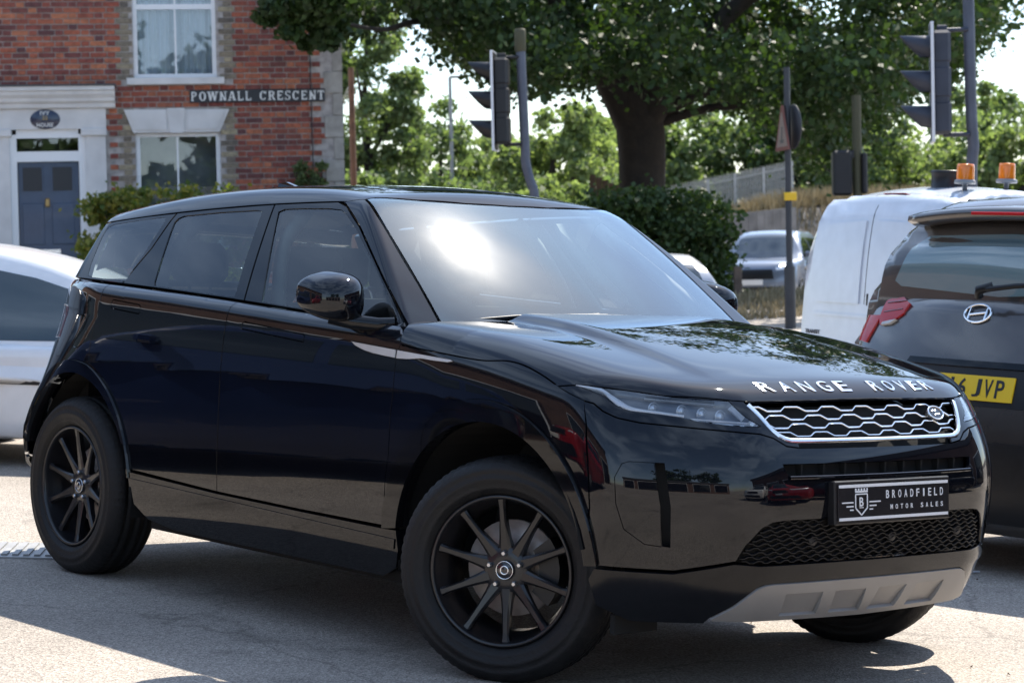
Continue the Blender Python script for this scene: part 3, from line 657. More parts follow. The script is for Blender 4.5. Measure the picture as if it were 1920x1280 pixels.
def line2(a, b, t): 
    d = Vector((b[0]-a[0], b[1]-a[1])).normalized(); nx, ny = -d.y*t/2, d.x*t/2
    crest.add([(a[0]+nx, a[1]+ny, .003), (b[0]+nx, b[1]+ny, .003), (b[0]-nx, b[1]-ny, .003), (a[0]-nx, a[1]-ny, .003), (a[0]+nx, a[1]+ny, .0044), (b[0]+nx, b[1]+ny, .0044), (b[0]-nx, b[1]-ny, .0044), (a[0]-nx, a[1]-ny, .0044)], [(4, 5, 6, 7), (0, 1, 5, 4), (1, 2, 6, 5), (2, 3, 7, 6), (3, 0, 4, 7)])
sh = [(-.182, .025), (-.128, .025), (-.128, -.018), (-.155, -.040), (-.182, -.018)]
for i in range(5): line2(sh[i], sh[(i+1) % 5], .004)
line2((-.184, .033), (-.126, .033), .006)
for i in range(5): line2((-.181+i*.013, .035), (-.181+i*.013, .043), .006)
line2((-.164, -.017), (-.146, -.017), .0025)
for i, (L, y) in enumerate(((.052, -.004), (.032, -.016), (.016, -.027))):
    line2((-.192-L, y+.004), (-.192, y+.004), .004); line2((-.118, y+.004), (-.118+L, y+.004), .004)
crest.build('crest', 'white_plate', pl); ptxt('B', -.164, -.013, .018, .028, .015)
# --- wing mirrors
def mirror_mesh():
    n, m = 40, 24; v = []; f = []
    for i in range(m+1):
        t = math.pi*i/m
        for k in range(n):
            a = 2*math.pi*k/n
            sx = math.copysign(abs(math.cos(a))**.72, math.cos(a)); sz = math.copysign(abs(math.sin(a))**.72, math.sin(a)); st = math.sin(t)**.55
            yy = math.cos(t); x = sx*st; z = sz*st
            back = x < -.25
            px_ = .105*x if x > 0 else .06*x
            px_ -= .05*(yy > 0)*yy*0
            v.append((.03+px_*1.15-.03*yy*yy, -.980-.108*yy, 1.122+.084*z*(1-.16*yy)-(.012*x)))
    for i in range(m):
        for k in range(n): f.append((i*n+k, i*n+(k+1) % n, (i+1)*n+(k+1) % n, (i+1)*n+k))
    return MB().add(v, f, True)
for s, par in ((1, 0), (-1, 1)):
    q = lambda mb: mb if s == 1 else (lambda m2: (setattr(m2, 'v', [(x, -y, z) for x, y, z in mb.v]), setattr(m2, 'f', [t[::-1] for t in mb.f]), setattr(m2, 'sm', mb.sm), m2)[-1])(MB())
    me = mirror_mesh(); me.v = [(x+.495, y, z+.072) for x, y, z in me.v]
    mo = q(me).build('wing_mirror', 'black_paint', car)
    if s == -1: mo.location = (-.10, -.05, 0)
    arm = MB().tube([(.71, -.845, 1.11), (.68, -.89, 1.105), (.60, -.94, 1.11), (.55, -1.0, 1.13)], [.022, .024, .026, .03], 12)
    q(arm).build('mirror_arm', 'black_trim', mo)
    gl_ = MB(); gl_.lathe([(0, 0), (.06, .0), (.064, .004)], 24, 'x', (0, 0, 0)); gl_.v = [(x*.6+.454, y*1.35-.985, z*.95+1.192) for x, y, z in gl_.v]; q(gl_).build('mirror_glass', 'chrome', mo)
    lp = strip_mesh(FL, np.array([(.69, -1.06, 1.10), (.69, -.99, 1.095), (.68, -.93, 1.092)]), .003, .002)
    base = MB().box((.66, -.86, 1.065), (.77, -.82, 1.115), .012); q(base).build('mirror_base', 'black_trim', mo)
# --- wheels
def wheel_meshes():
    M_ = {}
    R = .362; W = .1125
    prof = [(.238, .080), (.248, .098), (.262, .108), (.264, .1105), (.270, .1115), (.288, .1140), (.290, .1155), (.300, .1155), (.302, .1140), (.318, .1115), (.320, .1125), (.330, .1085), (.346, .094), (.356, .080), (R, .062), (R, .050), (R-.007, .048), (R-.007, .040), (R, .038), (R+.001, .012), (R-.007, .010), (R-.007, .002)]
    prof = prof+[(r, -h) for r, h in prof[::-1]]
    tb = MB(); n = 216; v = []; m = len(prof)
    for k in range(n):
        a = 2*math.pi*k/n
        for i, (r, h) in enumerate(prof):
            if abs(h) > .036 and .335 < r: r = r-(.0030 if (k % 3 == 0) else 0)
            v.append((r*math.cos(a), h, r*math.sin(a)))
    f = [(k*m+i, ((k+1) % n)*m+i, ((k+1) % n)*m+i+1, k*m+i+1) for k in range(n) for i in range(m-1)]
    tb.add(v, f, True); M_['tyre'] = tb.mesh()
    rb = MB()
    rb.lathe([(.238, -.076), (.2435, -.094), (.2425, -.101), (.236, -.103), (.231, -.099), (.2285, -.088), (.226, -.074), (.224, -.060), (.215, -.03), (.205, .0), (.205, .08), (.225, .095), (.236, .095)], 72, 'y', (0, 0, 0))
    rb.lathe([(.0, -.050), (.030, -.056), (.070, -.058), (.078, -.050), (.075, -.02), (0, -.02)], 40, 'y')
    for k in range(10):
        a = 2*math.pi*k/10+R_(90); ca, sa = math.cos(a), math.sin(a)
        sec = []
        for r, wd, y1, y0 in ((.060, .024, -.058, -.02), (.10, .0175, -.063, -.035), (.15, .0125, -.070, -.045), (.20, .0115, -.076, -.052), (.222, .014, -.080, -.055), (.233, .017, -.082, -.060)):
            for s_, yy, ww in ((-1, y0, 1), (-1, y1+.006, 1), (-.55, y1, 1), (.55, y1, 1), (1, y1+.006, 1), (1, y0, 1)):
                sec.append((r*ca-s_*wd*sa, yy, r*sa+s_*wd*ca))
        f = [(i*6+j, i*6+(j+1) % 6, (i+1)*6+(j+1) % 6, (i+1)*6+j) for i in range(5) for j in range(6)]+[tuple(range(30, 36))]
        rb.add(sec, f)
    M_['rim'] = rb.mesh()
    M_['brake_disc'] = MB().lathe([(.07, .0), (.155, .0), (.155, .022), (.07, .022)], 48, 'y', (0, .01, 0)).lathe([(.0, -.02), (.072, -.02), (.075, .01)], 24, 'y').mesh()
    cb = MB()
    for k in range(7):
        a0 = R_(-38+k*11); a1 = a0+R_(11)
        cb.add([(r*math.cos(a), y, r*math.sin(a)) for a in (a0, a1) for r in (.105, .175) for y in (-.03, .06)], [(0, 1, 3, 2), (4, 6, 7, 5), (0, 4, 5, 1), (2, 3, 7, 6), (0, 2, 6, 4), (1, 5, 7, 3)])
    M_['brake_caliper'] = cb.mesh()
    M_['centre_cap'] = MB().lathe([(0, -.067), (.024, -.066), (.029, -.063), (.030, -.05)], 32, 'y').mesh()
    M_['cap_ring'] = MB().lathe([(.027, -.0655), (.0285, -.067), (.030, -.0655), (.030, -.062)], 32, 'y').lathe([(.011, -.0668), (.0135, -.0685), (.015, -.0668)], 20, 'y').mesh()
    nb = MB(); nb.lathe([(0, -.072), (.006, -.072), (.0095, -.068), (.0098, -.050)], 6, 'y', smooth=False)
    M_['wheel_nut'] = nb.mesh()
    return M_
WM = wheel_meshes()
for me in WM.values(): me.materials.clear()
WMAT = dict(tyre='rubber', rim='rim_black', brake_disc='brake_steel', brake_caliper='black_plastic', centre_cap='lamp_dark', cap_ring='satin_chrome', wheel_nut='nut_steel')
for k, me in WM.items(): me.materials.append(MAT[WMAT[k]])
for x, s, st, spin in ((1.3405, -1, 28.57, 4), (-1.3405, -1, 0, 3), (1.3405, 1, 28.57, 20), (-1.3405, 1, 0, 9)):
    wh = empty('wheel'); wh.parent = car
    wh.matrix_local = Matrix.Translation((x, s*.815, .355)) @ Matrix.Rotation(R_(st)+(math.pi if s > 0 else 0), 4, 'Z')
    for k, me in WM.items():
        if k == 'wheel_nut':
            for i in range(5):
                a = 2*math.pi*i/5+R_(spin+72+18); link(k, me, None, wh, Matrix.Translation((.054*math.cos(a), 0, .054*math.sin(a))))
        else: link(k, me, None, wh, Matrix.Rotation(-R_(spin), 4, 'Y') if k in ('rim',) else Matrix.Identity(4))
# --- wheel housings, floor and cabin
for (cx, cz_), Rr in ((fc, fR), (rc, rR)):
    for s in (-1, 1):
        mb = MB(); n = 24; v = []; 
        for i in range(n+1):
            a = R_((12 if cx > 0 else -12)+(178 if cx > 0 else 187)*i/n); v += [(cx+(Rr+.012)*math.cos(a), s*(.915 if cx > 0 or i < n*.45 else .84), cz_+(Rr+.012)*math.sin(a)), (cx+(Rr+.012)*math.cos(a), s*.50, cz_+(Rr+.012)*math.sin(a))]
        f = [(2*i, 2*i+1, 2*i+3, 2*i+2) for i in range(n)]+[tuple(2*i+1 for i in range(n+1))]
        mb.add(v, f).build('wheel_housing', 'dark_void', car)
fl_ = MB(); fl_.box((-.80, -.86, .24), (.82, .86, .29)); fl_.box((-2.0, -.49, .26), (2.0, .49, .33)); fl_.build('floor_pan', 'dark_void', car)
mb = MB(); mb.box((1.80, -.80, .21), (1.82, -.62, .27)).build('air_deflector', 'dark_void', car)
mb = MB(); mb.box((1.80, .62, .21), (1.82, .80, .27)).build('air_deflector', 'dark_void', car)
MB().box((.35, -.78, .55), (.85, .78, .98), .06).box((.55, -.78, .95), (.93, .78, 1.06), .04).build('dashboard', 'cabin_dark', car)
stw = MB(); stw.lathe([(.172, .0), (.186, .016), (.198, 0), (.186, -.016)], 36, 'x', closed=True); stw.lathe([(0, -.02), (.06, -.02), (.07, .02), (0, .03)], 20, 'x'); stw.box((-.01, -.18, -.02), (.01, .18, .02)); 
stw.build('steering_wheel', 'cabin_dark', car, Matrix.Translation((.36, -.37, 1.0)) @ Matrix.Rotation(R_(-24), 4, 'Y'))
for x, y in ((-.18, -.37), (-.18, .37), (-1.0, -.37), (-1.0, .37)):
    st = MB(); st.box((x-.02, y-.26, .42), (x+.46, y+.26, .60), .06)
    st.add([(x+dx, y+sy*wd, z) for dx, z, wd in ((-.02, .55, .25), (-.16, .95, .25), (-.22, 1.14, .20), (-.32, 1.14, .19), (-.28, .95, .24), (-.16, .5, .25)) for sy in (-1, 1)], [(0, 1, 3, 2), (2, 3, 5, 4), (4, 5, 7, 6), (6, 7, 9, 8), (8, 9, 11, 10), (0, 2, 4, 6, 8, 10), (1, 11, 9, 7, 5, 3)], False)
    st.build('seat', 'cabin_dark', car)
    hr = MB(); hr.box((x-.34, y-.135, 1.18), (x-.23, y+.135, 1.36), .045); hr.tube([(x-.28, y-.05, 1.1), (x-.28, y-.05, 1.2)], .007, 6); hr.tube([(x-.28, y+.05, 1.1), (x-.28, y+.05, 1.2)], .007, 6); hr.build('headrest', 'cabin_dark', car)
hdl = panel('headlining', 'cabin_light', car, tg, [(-1.75, -.52), (.15, -.52), (.2, 0), (.15, .52), (-1.75, .52)], off=-.035, depth=.003, res=.08)
for s in (-1, 1):
    for pts in ([(-.14, .81, 1.05), (-.20, .78, 1.22), (-.27, .71, 1.38), (-.30, .60, 1.50)], [(-1.08, .78, 1.1), (-1.06, .74, 1.28), (-1.0, .66, 1.43), (-.95, .58, 1.5)], [(.72, .77, 1.12), (.45, .69, 1.31), (.2, .60, 1.48)]):
        MB().tube([(a, s*(b-.075), c_-.01) for a, b, c_ in [tuple(p) for p in curve(pts, 4)]], .028, 8).build('pillar_lining', 'cabin_light', car)
for s in (-1, 1):
    MB().box((-1.15, s*.83-.02, .45), (.75, s*.83+.02, 1.06), .01).build('door_lining', 'cabin_dark', car)
MB().box((-1.72, -.55, .5), (-1.35, .55, 1.02), .03).build('load_cover', 'cabin_dark', car)
for s in (-1, 1): MB().box((-1.74, min(s*.5, s*.73), .40), (-1.55, max(s*.5, s*.73), .98)).build('gap_backing', 'dark_void', car)  # dark boxes added to block a bright gap behind the rear arch

# ================================================================ ground, one sheet to the horizon
def sstep(a, b, t): t = np.clip((t-a)/(b-a), 0, 1); return t*t*(3-2*t)
def ground_z(x, y):
    x = np.asarray(x, float); y = np.asarray(y, float)
    fore = .0138-.05886*(np.clip(x, -30, 30)+.26764)
    far = .45+0*x
    far = far+(1.2+.85*sstep(4.0, 7.6, x))*sstep(59, 60.2, y)*sstep(2.6, 4.2, x)+.5*sstep(60, 120, y)*(1-sstep(2, 4, x))
    far = far-.35*sstep(40, 50, y)*(1-sstep(58.6, 60, y))*sstep(1.5, 4, x)
    z = fore+(far-fore)*sstep(17.5, 26, y)
    bank = .32*np.exp(-((x-3.6)/1.5)**2-((y-30)/2.2)**2)
    return z+bank
gxs = np.unique(np.concatenate([np.linspace(-14, 14, 57), np.linspace(-60, 60, 41), [-900, -400, -200, -120, 120, 200, 400, 900]]))
gys = np.unique(np.concatenate([np.linspace(-12, 60, 97), np.linspace(-60, 140, 51), [-900, -400, -200, -120, 200, 400, 900]]))
GX, GY = np.meshgrid(gxs, gys); GZ = ground_z(GX, GY); nx = len(gxs)
v = np.stack([GX, GY, GZ], -1).reshape(-1, 3); f = [(j*nx+i, j*nx+i+1, (j+1)*nx+i+1, (j+1)*nx+i) for j in range(len(gys)-1) for i in range(nx-1)]
m = bpy.data.materials.new('forecourt'); m.use_nodes = True; MAT['forecourt'] = m
n = m.node_tree; b = n.nodes['Principled BSDF']; b.inputs['Roughness'].default_value = .82
geo = n.nodes.new('ShaderNodeNewGeometry')
def noise(scale, detail=4, rough=.6):
    t = n.nodes.new('ShaderNodeTexNoise'); t.inputs['Scale'].default_value = scale; t.inputs['Detail'].default_value = detail; t.inputs['Roughness'].default_value = rough
    n.links.new(geo.outputs['Position'], t.inputs['Vector']); return t
vor = n.nodes.new('ShaderNodeTexVoronoi'); vor.inputs['Scale'].default_value = 150; n.links.new(geo.outputs['Position'], vor.inputs['Vector'])
cr = n.nodes.new('ShaderNodeValToRGB'); cr.color_ramp.elements[0].color = (.16, .138, .118, 1); cr.color_ramp.elements[1].color = (.50, .44, .38, 1)
cr.color_ramp.elements[0].position = .05; cr.color_ramp.elements[1].position = .95
e = cr.color_ramp.elements.new(.5); e.color = (.315, .275, .235, 1)
n.links.new(vor.outputs['Color'], cr.inputs[0])
big = noise(.55, 6); mr = n.nodes.new('ShaderNodeMapRange'); mr.inputs['From Min'].default_value = .3; mr.inputs['From Max'].default_value = .7; mr.inputs['To Min'].default_value = .78; mr.inputs['To Max'].default_value = 1.18
n.links.new(big.outputs[0], mr.inputs[0])
mx = n.nodes.new('ShaderNodeMix'); mx.data_type = 'RGBA'; mx.blend_type = 'MULTIPLY'; mx.inputs[0].default_value = 1
n.links.new(cr.outputs[0], mx.inputs[6]); n.links.new(mr.outputs[0], mx.inputs[7])
st_n = noise(1.7, 8, .65); sr = n.nodes.new('ShaderNodeMapRange'); sr.inputs['From Min'].default_value = .56; sr.inputs['From Max'].default_value = .70; sr.inputs['To Min'].default_value = 1; sr.inputs['To Max'].default_value = .60; n.links.new(st_n.outputs[0], sr.inputs[0])
ck = n.nodes.new('ShaderNodeTexVoronoi'); ck.feature = 'DISTANCE_TO_EDGE'; ck.inputs['Scale'].default_value = .42
wob = noise(3.0, 5); wa = n.nodes.new('ShaderNodeVectorMath'); wa.operation = 'MULTIPLY_ADD'; wa.inputs[1].default_value = (.35, .35, .35); n.links.new(wob.outputs['Color'], wa.inputs[0]); n.links.new(geo.outputs['Position'], wa.inputs[2]); n.links.new(wa.outputs[0], ck.inputs['Vector'])
ckr = n.nodes.new('ShaderNodeMapRange'); ckr.inputs['From Min'].default_value = .0015; ckr.inputs['From Max'].default_value = .006; ckr.inputs['To Min'].default_value = .72; ckr.inputs['To Max'].default_value = 1; n.links.new(ck.outputs['Distance'], ckr.inputs[0])
ml = n.nodes.new('ShaderNodeMath'); ml.operation = 'MULTIPLY'; n.links.new(sr.outputs[0], ml.inputs[0]); n.links.new(ckr.outputs[0], ml.inputs[1])
mx2 = n.nodes.new('ShaderNodeMix'); mx2.data_type = 'RGBA'; mx2.blend_type = 'MULTIPLY'; mx2.inputs[0].default_value = 1; n.links.new(mx.outputs[2], mx2.inputs[6]); n.links.new(ml.outputs[0], mx2.inputs[7]); n.links.new(mx2.outputs[2], b.inputs['Base Color'])
bp = n.nodes.new('ShaderNodeBump'); bp.inputs['Strength'].default_value = .7; bp.inputs['Distance'].default_value = .006
n.links.new(vor.outputs['Distance'], bp.inputs['Height']); n.links.new(bp.outputs[0], b.inputs['Normal'])
me = bpy.data.meshes.new('ground'); me.from_pydata(v.tolist(), [], f); me.polygons.foreach_set('use_smooth', [True]*len(f))
tag(link('ground', me, 'forecourt'), kind='structure')

# ================================================================ foliage helpers
def leaf_mat(name, c0, c1, trans, rough=.55, tm=(1.9, 2.1, .7)):
    m = bpy.data.materials.new(name); m.use_nodes = True; MAT[name] = m
    n = m.node_tree; b = n.nodes['Principled BSDF']; out = n.nodes['Material Output']; b.inputs['Roughness'].default_value = rough; b.inputs['Specular IOR Level'].default_value = .35
    g = n.nodes.new('ShaderNodeNewGeometry'); r = n.nodes.new('ShaderNodeValToRGB')
    r.color_ramp.elements[0].color = (*c0, 1); r.color_ramp.elements[1].color = (*c1, 1)
    n.links.new(g.outputs['Random Per Island'], r.inputs[0]); n.links.new(r.outputs[0], b.inputs['Base Color'])
    t = n.nodes.new('ShaderNodeBsdfTranslucent'); mul = n.nodes.new('ShaderNodeMix'); mul.data_type = 'RGBA'; mul.blend_type = 'MULTIPLY'; mul.inputs[0].default_value = 1
    mul.inputs[7].default_value = (*tm, 1); n.links.new(r.outputs[0], mul.inputs[6]); n.links.new(mul.outputs[2], t.inputs[0])
    s = n.nodes.new('ShaderNodeMixShader'); s.inputs[0].default_value = trans
    n.links.new(b.outputs[0], s.inputs[1]); n.links.new(t.outputs[0], s.inputs[2]); n.links.new(s.outputs[0], out.inputs[0]); return m
leaf_mat('leaf_dark', (.022, .042, .014), (.050, .085, .024), .22)
leaf_mat('leaf_mid_haze', (.085, .125, .060), (.165, .205, .095), .46, .6, (1.6, 1.75, .85))  # greyed and lightened, distant haze put into the leaf colour
leaf_mat('leaf_light_haze', (.11, .15, .070), (.20, .24, .11), .50, .6, (1.6, 1.75, .85))  # paler green with the same haze in its colour
leaf_mat('leaf_hedge', (.026, .050, .018), (.060, .095, .028), .25)
leaf_mat('leaf_gold', (.06, .11, .03), (.24, .22, .05), .36)
leaf_mat('straw', (.22, .17, .085), (.36, .30, .19), .2, .8, (1, 1, 1))
mat('bark', (.036, .029, .024), rough=.9, var=.45, scale=7, bump=.9, bscale=18)
def leaves_mesh(C, rad, per, size, flat=.75, name='leaves'):
    """per leaf quads scattered round every clump centre, denser towards the rim of the clump"""
    C = np.asarray(C, float); k = len(C); N = k*per
    d = rng.normal(size=(N, 3)); d /= np.linalg.norm(d, axis=1, keepdims=True); r = np.where(rng.random(N) < .6, rng.random(N)**.45, np.abs(rng.normal(size=N))*.62)
    P = np.repeat(C, per, 0)+d*(r*np.repeat(np.broadcast_to(rad, (k,)), per))[:, None]*np.array([1, 1, flat])
    t = rng.normal(size=(N, 3)); t /= np.linalg.norm(t, axis=1, keepdims=True)
    u = rng.normal(size=(N, 3)); u -= t*(u*t).sum(1, keepdims=True); u /= np.linalg.norm(u, axis=1, keepdims=True)
    n_ = np.cross(t, u); s = (size*(.6+.8*rng.random(N)))[:, None]
    # five-cornered leaf: stalk, two shoulders, tip, slightly cupped
    V = np.stack([P-t*s*.55, P+u*s*.42-t*s*.05+n_*s*.10, P+t*s*.60, P-u*s*.42-t*s*.05+n_*s*.10], 1).reshape(-1, 3)
    me = bpy.data.meshes.new(name); me.vertices.add(N*4); me.vertices.foreach_set('co', V.ravel())
    me.loops.add(N*4); me.loops.foreach_set('vertex_index', np.arange(N*4)); me.polygons.add(N)
    me.polygons.foreach_set('loop_start', np.arange(0, N*4, 4)); me.update(calc_edges=True); return me
def tree(name, base, crown, size, per, m, label, limbs, trunk_r, cat='tree', group=None, flat=.75):
    """crown: list of (x, y, z, r) clumps in world metres; limbs: point lists"""
    root = empty(name, base); tag(root, label, cat, group)
    b0 = np.array(base, float); C = np.array(crown, float)
    link('crown', leaves_mesh(C[:, :3]-b0, C[:, 3], per, size, flat), m, root)
    mb = MB()
    for pts, r0, r1 in limbs:
        p = curve(np.array(pts, float)-b0, 5); mb.tube(p, np.linspace(r0, r1, len(p)), 10)
    mb.build('trunk', 'bark', root); return root
def blob(cx, cy, cz, rx, ry, rz, n, r0, r1, lo=-1.):
    out = []
    while len(out) < n:
        p = rng.uniform(-1, 1, 3)
        q = np.linalg.norm(p)
        if q < 1 and q > .35 and p[2] > lo: out.append((cx+p[0]*rx, cy+p[1]*ry, cz+p[2]*rz, rng.uniform(r0, r1)))
    return out
# ---------------------------------------------------------------- the big spreading tree over the road
lowz = spl([-3.6, -3.1, -2.6, -2.3, -1.6, -1.1, -.8, -.2, .35, .7, 1.4, 2.0, 2.6, 3.4, 4.2, 4.85, 5.05, 5.4, 6.0, 6.8, 7.4, 8.2],
           [5.3, 4.55, 4.35, 4.5, 5.0, 4.8, 4.4, 4.0, 3.72, 3.75, 3.8, 3.9, 3.55, 3.45, 3.3, 2.55, 2.45, 2.9, 3.5, 3.75, 4.7, 5.4])
cl = []
for i in range(660):
    x = rng.uniform(-3.6, 8.4); y = rng.uniform(31, 42.5); q = y/36.0
    zl = 1.36+(float(lowz(x/q))-1.36)*q
    top = 10.2-.07*(x-2.4)**2-.08*(y-36)**2
    z = zl+.45+(max(top-zl, .8))*rng.random()**2.0
    if -2.65 < x/q < -1.2 and z < 8 and rng.random() < .9: continue
    if x/q > 7.2 and rng.random() < .6: continue
    cl.append((x, y, z, rng.uniform(.45, .85)))
for i in range(60): cl.append((rng.uniform(-2.85, -2.1)+.1*rng.normal(), rng.uniform(29.6, 30.8), 5.1-rng.uniform(0, 1.0)*rng.random()**.5, rng.uniform(.10, .22)))
tb = (2.02, 36, .45)
limbs = [([(2.02, 36, .3), (2.00, 36, 1.4), (2.06, 36, 2.4), (2.05, 36, 3.2), (1.95, 36, 3.8)], .33, .40),
         ([(1.95, 36, 3.4), (1.55, 35.8, 4.1), (1.0, 35.4, 4.9), (.2, 35, 5.9)], .33, .12), ([(2.1, 36, 3.3), (2.5, 35.6, 3.95), (2.9, 35.3, 4.4), (3.5, 35, 5.0), (4.3, 34.6, 5.5)], .26, .09),
         ([(2.35, 36, 3.5), (3.0, 35.6, 3.75), (3.7, 35.2, 3.95), (4.4, 34.9, 4.1), (5.2, 34.6, 4.0)], .12, .04), ([(2.4, 36, 3.35), (3.1, 35.8, 3.52), (3.9, 35.5, 3.55), (4.6, 35.2, 3.7)], .09, .03),
         ([(1.95, 36, 3.7), (2.1, 36, 5), (2.3, 36.2, 6.5), (2.2, 36.4, 8.5)], .36, .10), ([(1.6, 35.8, 4.2), (.6, 35, 4.55), (-.5, 34.2, 4.75), (-1.2, 32.6, 4.62), (-1.7, 31.4, 4.40), (-2.5, 30.2, 4.5)], .10, .015),
         ([(-.5, 34.2, 4.75), (-1.1, 33.9, 4.95), (-1.7, 33.6, 4.85)], .03, .01)]
tree('spreading_tree', tb, cl, .100, 270, 'leaf_dark', 'big dark tree whose crown spreads across the top of the picture', limbs, .45)
# ---------------------------------------------------------------- trees behind
def btree(x, y, zb, top, rx, n, per, size, m, label, flat=.8, lo=None, shape=1.):
    h = top-zb; base = (x, y, float(ground_z(x, y))); cz = zb+h*.5
    cr_ = blob(x, y, cz, rx, rx*.9, h*.5, n, rx*.16, rx*.34)
    lim = [([(x, y, base[2]-.2), (x+.1, y, zb+h*.2), (x-.05, y, zb+h*.55), (x+.05, y, top-.4*h*.5)], .16+rx*.03, .03)]
    for k in range(4):
        a = rng.uniform(0, 6.28); zz = zb+h*rng.uniform(.1, .5)
        lim.append(([(x, y, zz), (x+math.cos(a)*rx*.4, y+math.sin(a)*rx*.4, zz+h*.12), (x+math.cos(a)*rx*.8, y+math.sin(a)*rx*.8, zz+h*.22)], .06+rx*.01, .02))
    return tree('background_tree', base, cr_, size, per, m, label, lim, .1, group='trees beyond the junction', flat=flat)
btree(-3.6, 60, .6, 8.4, 1.45, 130, 190, 0.125, 'leaf_mid_haze', 'tall narrow tree rising just right of the brick house')
btree(-1.9, 66, .6, 5.6, 1.5, 55, 171, 0.147, 'leaf_mid_haze', 'rounded tree behind the slim street lamp')
btree(-.3, 72, .6, 5.2, 1.7, 55, 171, 0.154, 'leaf_light_haze', 'lower pale tree between street lamp and left traffic signal')
btree(1.1, 56, .6, 5.0, 1.55, 70, 180, 0.133, 'leaf_light_haze', 'bright green tree right of the left traffic signal pole')
btree(2.3, 62, .6, 5.2, 1.6, 60, 171, 0.140, 'leaf_light_haze', 'bright green tree glowing left of the big trunk')
btree(-2.9, 50, .4, 3.3, 1.35, 45, 171, 0.112, 'leaf_mid_haze', 'bushy tree at the foot of the telegraph pole')
btree(-1.2, 48, .4, 3.0, 1.3, 45, 171, 0.112, 'leaf_mid_haze', 'low leafy thicket under the street lamp')
btree(.5, 46, .3, 2.9, 1.2, 45, 171, 0.105, 'leaf_light_haze', 'low pale thicket behind the left traffic pole')
btree(1.9, 50, .3, 3.0, 1.2, 40, 171, 0.112, 'leaf_mid_haze', 'low thicket behind the timber fence boards')
btree(4.2, 70, 1.5, 6.3, 2.1, 75, 170, 0.16, 'leaf_mid_haze', 'broad tree behind the left end of the railings')
btree(6.6, 72, 1.5, 5.8, 2.1, 75, 170, 0.16, 'leaf_mid_haze', 'broad tree behind the middle of the railings')
btree(8.8, 70, 1.5, 5.8, 2.1, 75, 170, 0.16, 'leaf_dark', 'dark tree behind the right end of the railings')
btree(9.3, 64, 1.2, 6.4, 1.7, 70, 171, 0.140, 'leaf_mid_haze', 'leafy tree behind the signal box seen from its back')
btree(11.3, 66, .8, 5.0, 1.8, 65, 171, 0.140, 'leaf_light_haze', 'pale tree above the black roof vent of the van')
btree(12.9, 62, .8, 5.2, 1.7, 65, 171, 0.140, 'leaf_light_haze', 'pale grey-green tree at the right edge of the picture')
btree(14.3, 70, .8, 6.4, 2.0, 60, 171, 0.154, 'leaf_mid_haze', 'green tree behind the right traffic signal pole')
for x, lb in ((-1.5, 'large tree behind the photographer, left of two, mirrored in the house windows'), (7.0, 'large tree behind the photographer, right of two, mirrored in the house windows')):
    btree(x, -24, .5, 10.5, 4.6, 60, 60, .50, 'leaf_dark', lb)
# ---------------------------------------------------------------- hedges and shrubs
def shrub(name, base, cl_, size, per, m, label, group=None, cat='shrub'):
    root = empty(name, base); tag(root, label, cat, group); b0 = np.array(base); C = np.array(cl_)
    link('foliage', leaves_mesh(C[:, :3]-b0, C[:, 3], per, size), m, root)
    mb = MB()
    for k in range(5):
        c = C[rng.integers(len(C))]; q = curve([(base[0]+rng.uniform(-.2, .2), base[1], base[2]-.05), ((base[0]+c[0])/2, (base[1]+c[1])/2, (base[2]+c[2])/2), tuple(c[:3])], 4)-b0
        mb.tube(q, np.linspace(.03, .008, len(q)), 6)
    mb.build('stem', 'bark', root); return root
hz = spl([.2, .9, 1.5, 2.1, 2.6, 3.0, 3.3], [1.6, 2.05, 2.15, 2.2, 2.08, 1.85, 1.2])
hd = [(x, 31+rng.uniform(-.7, .7), .5+(float(hz(x))-.62)*rng.random()**.7, rng.uniform(.18, .34)) for x in rng.uniform(.3, 2.92, 230)]
shrub('hedge', (1.8, 31, .45), hd, .075, 95, 'leaf_hedge', 'dark rounded hedge below the big tree trunk', cat='hedge')
bz = spl([-6.0, -5.3, -4.7, -4.2, -3.6, -3.0], [2.05, 2.34, 2.46, 2.42, 2.42, 2.3])
hb_ = [(x, 29.3+rng.uniform(-.3, .3), 1.0+(float(bz(x))-1.2)*rng.random()**.6, rng.uniform(.12, .22)) for x in np.concatenate([rng.uniform(-5.35, -3.1, 95), rng.uniform(-5.35, -4.6, 25)])]
shrub('hedge', (-4.3, 29.3, .4), hb_, .062, 80, 'leaf_gold', 'green and gold hedge in front of the brick house', cat='hedge')
iv = [(-2.75+rng.uniform(-.18, .25), 31.75, rng.uniform(1.9, 2.62), rng.uniform(.08, .16)) for _ in range(22)]
shrub('ivy', (-2.7, 31.75, .5), iv, .06, 60, 'leaf_mid_haze', 'small green climber at the right corner of the brick house', cat='climber')
def blades(n, fx, fy, h0, h1, name, label, m='straw'):
    x = fx(n); y = fy(n); z = ground_z(x, y); a = rng.uniform(0, 6.28, n); h = rng.uniform(h0, h1, n); lean = rng.normal(size=(n, 2))*.25*h[:, None]; wd = .012+.02*rng.random(n)
    b0 = np.stack([x, y, z-.03], -1); s = np.stack([np.cos(a), np.sin(a), 0*a], -1)*wd[:, None]
    tip = b0+np.stack([lean[:, 0], lean[:, 1], h], -1)
    V = np.stack([b0-s, b0+s, tip], 1).reshape(-1, 3); me = bpy.data.meshes.new(name); me.vertices.add(3*n); me.vertices.foreach_set('co', V.ravel())
    me.loops.add(3*n); me.loops.foreach_set('vertex_index', np.arange(3*n)); me.polygons.add(n); me.polygons.foreach_set('loop_start', np.arange(0, 3*n, 3)); me.update(calc_edges=True)
    tag(link(name, me, m), label, 'grass', kind='stuff')
